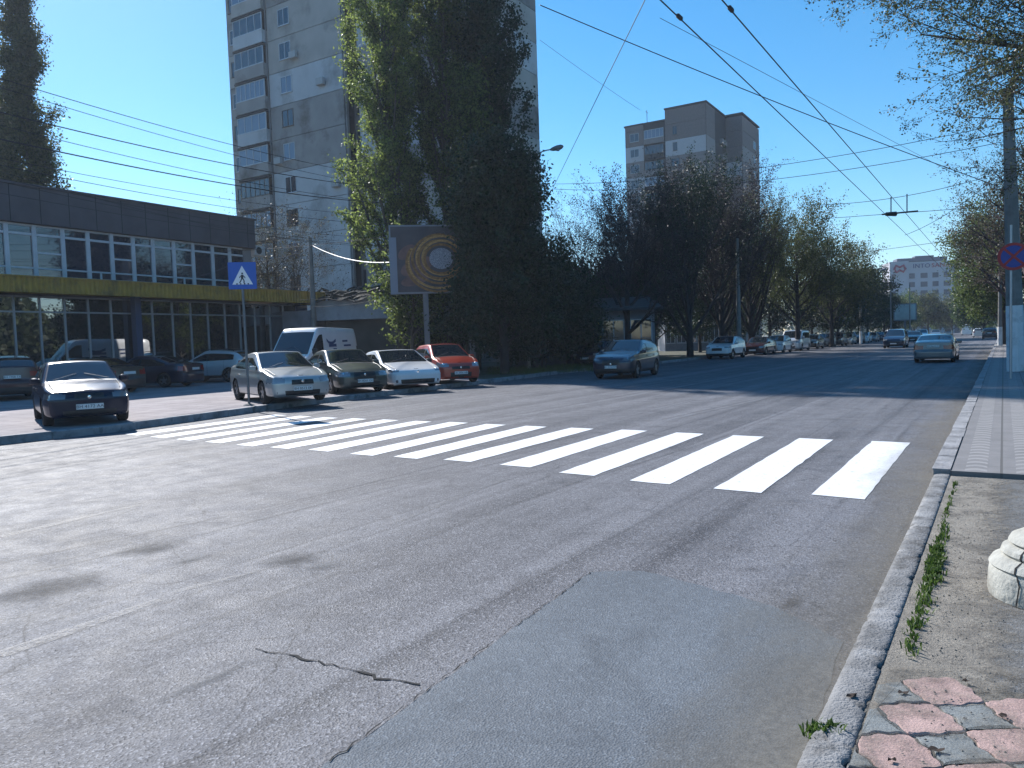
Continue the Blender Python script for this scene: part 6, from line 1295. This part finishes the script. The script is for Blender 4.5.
spans = [((540, 5), (1000, 187), 22, 29, 0.013, 0.12, "long wire slanting from the near tower down to the right pole"), ((645, 0), (553, 188), 20, 46, 0.011, 0.0, "steep wire dropping from the top edge to the street lamp"), ((552, 184), (1012, 122), 45, 29, 0.011, 0.55, "upper horizontal wire crossing from the lamp to the right pole"),
         ((552, 189), (1012, 140), 45, 29, 0.011, 0.65, "lower horizontal wire crossing from the lamp to the right pole"), ((660, 18), (985, 190), 30, 60, 0.010, 0.0, "faint thin wire high above the road"), ((820, 258), (948, 241), 60, 50, 0.014, 0.0, "far span wire near the clinic roof"), ((905, 235), (1010, 165), 40, 29, 0.010, 0.3, "short span wire from the hanger to the right pole"), ((540, 40), (640, 110), 70, 90, 0.014, 0.1, "faint wire between the two towers")]
for a, b, Ya, Yb, r, sg, lb in spans: wire(lb, at(*a, Ya), at(*b, Yb), r*1.1, sg, name="span_wire")

# ---------------------------------------------------------------- a person by the lamp
def person(label, loc, rz, coat, legs, H=1.7):
    import bmesh
    t = bpy.data.meshes.new("person"); J = {'pel': (0, 0, 0.93), 'ch': (0, -0.01, 1.30), 'nk': (0, 0, 1.46), 'hd': (0, -0.02, 1.60), 'tp': (0, -0.01, 1.70), 'sl': (0.17, 0, 1.40), 'el': (0.23, 0.02, 1.12), 'wl': (0.22, -0.06, 0.88), 'fl': (0.22, -0.08, 0.78), 'sr': (-0.17, 0, 1.40), 'er': (-0.23, 0.02, 1.12), 'wr': (-0.22, -0.06, 0.88), 'fr': (-0.22, -0.08, 0.78),
         'hl': (0.09, 0, 0.86), 'kl': (0.10, -0.03, 0.48), 'al': (0.10, 0.03, 0.08), 'tl': (0.11, -0.14, 0.04), 'hr': (-0.09, 0, 0.86), 'kr': (-0.11, -0.01, 0.48), 'ar': (-0.12, 0.05, 0.08), 'tr': (-0.13, -0.12, 0.04)}
    Rr = dict(pel=.15, ch=.16, nk=.06, hd=.095, tp=.07, sl=.08, el=.055, wl=.04, fl=.035, sr=.08, er=.055, wr=.04, fr=.035, hl=.10, kl=.075, al=.05, tl=.04, hr=.10, kr=.075, ar=.05, tr=.04)
    E_ = [('pel', 'ch'), ('ch', 'nk'), ('nk', 'hd'), ('hd', 'tp'), ('ch', 'sl'), ('sl', 'el'), ('el', 'wl'), ('wl', 'fl'), ('ch', 'sr'), ('sr', 'er'), ('er', 'wr'), ('wr', 'fr'), ('pel', 'hl'), ('hl', 'kl'), ('kl', 'al'), ('al', 'tl'), ('pel', 'hr'), ('hr', 'kr'), ('kr', 'ar'), ('ar', 'tr')]
    ks = list(J); t.from_pydata([J[k] for k in ks], [(ks.index(a), ks.index(b)) for a, b in E_], []); o = bpy.data.objects.new("person", t); COL.objects.link(o)
    sk = o.modifiers.new("skin", 'SKIN')
    for i, k in enumerate(ks): t.skin_vertices[0].data[i].radius = (Rr[k], Rr[k]*(0.75 if k in ('pel', 'ch') else 1)); 
    t.skin_vertices[0].data[0].use_root = True
    o.modifiers.new("sub", 'SUBSURF').levels = 2; bpy.context.view_layer.update()
    dg = bpy.context.evaluated_depsgraph_get(); me = bpy.data.meshes.new_from_object(o.evaluated_get(dg)); bpy.data.objects.remove(o)
    for mm in (coat, legs, mat("skin_tone", (0.35, 0.22, 0.17), 0.6), mat("hair_dark", (0.03, 0.022, 0.02), 0.8)): me.materials.append(mm)
    for p in me.polygons:
        c = p.center; p.material_index = 3 if c.z > 1.62 or (c.z > 1.55 and c.y > 0.02) else (2 if c.z > 1.47 or (c.z < 0.86 and abs(c.x) > 0.18) else (0 if c.z > 0.85 else 1)); p.use_smooth = True
    o = bpy.data.objects.new("person", me); COL.objects.link(o); o.location = loc; o.rotation_euler = (0, 0, rz); o.scale = (H/1.75,)*3
    return tag(o, label, "person")
person("person in a pale jacket and dark trousers standing right of the street lamp", xy(543.5, 43, 0.15), 0.3, mat("jacket_pale", (0.5, 0.52, 0.55), 0.8), mat("trousers_dark", (0.03, 0.03, 0.04), 0.9), 1.6)

# ---------------------------------------------------------------- air
hz = MB(); hz.box(-700, 700, -700, 700, -1.1, 60.0); HM = bpy.data.materials.new("haze_air"); HM.use_nodes = True; N, L = nt(HM); N.clear()
pv = N.new("ShaderNodeVolumePrincipled"); pv.inputs["Color"].default_value = (0.75, 0.85, 1.0, 1); pv.inputs["Density"].default_value = 0.00042; pv.inputs["Anisotropy"].default_value = 0.3
ho = N.new("ShaderNodeOutputMaterial"); L.new(pv.outputs[0], ho.inputs["Volume"])
tag(hz.build("haze", HM), kind="stuff")
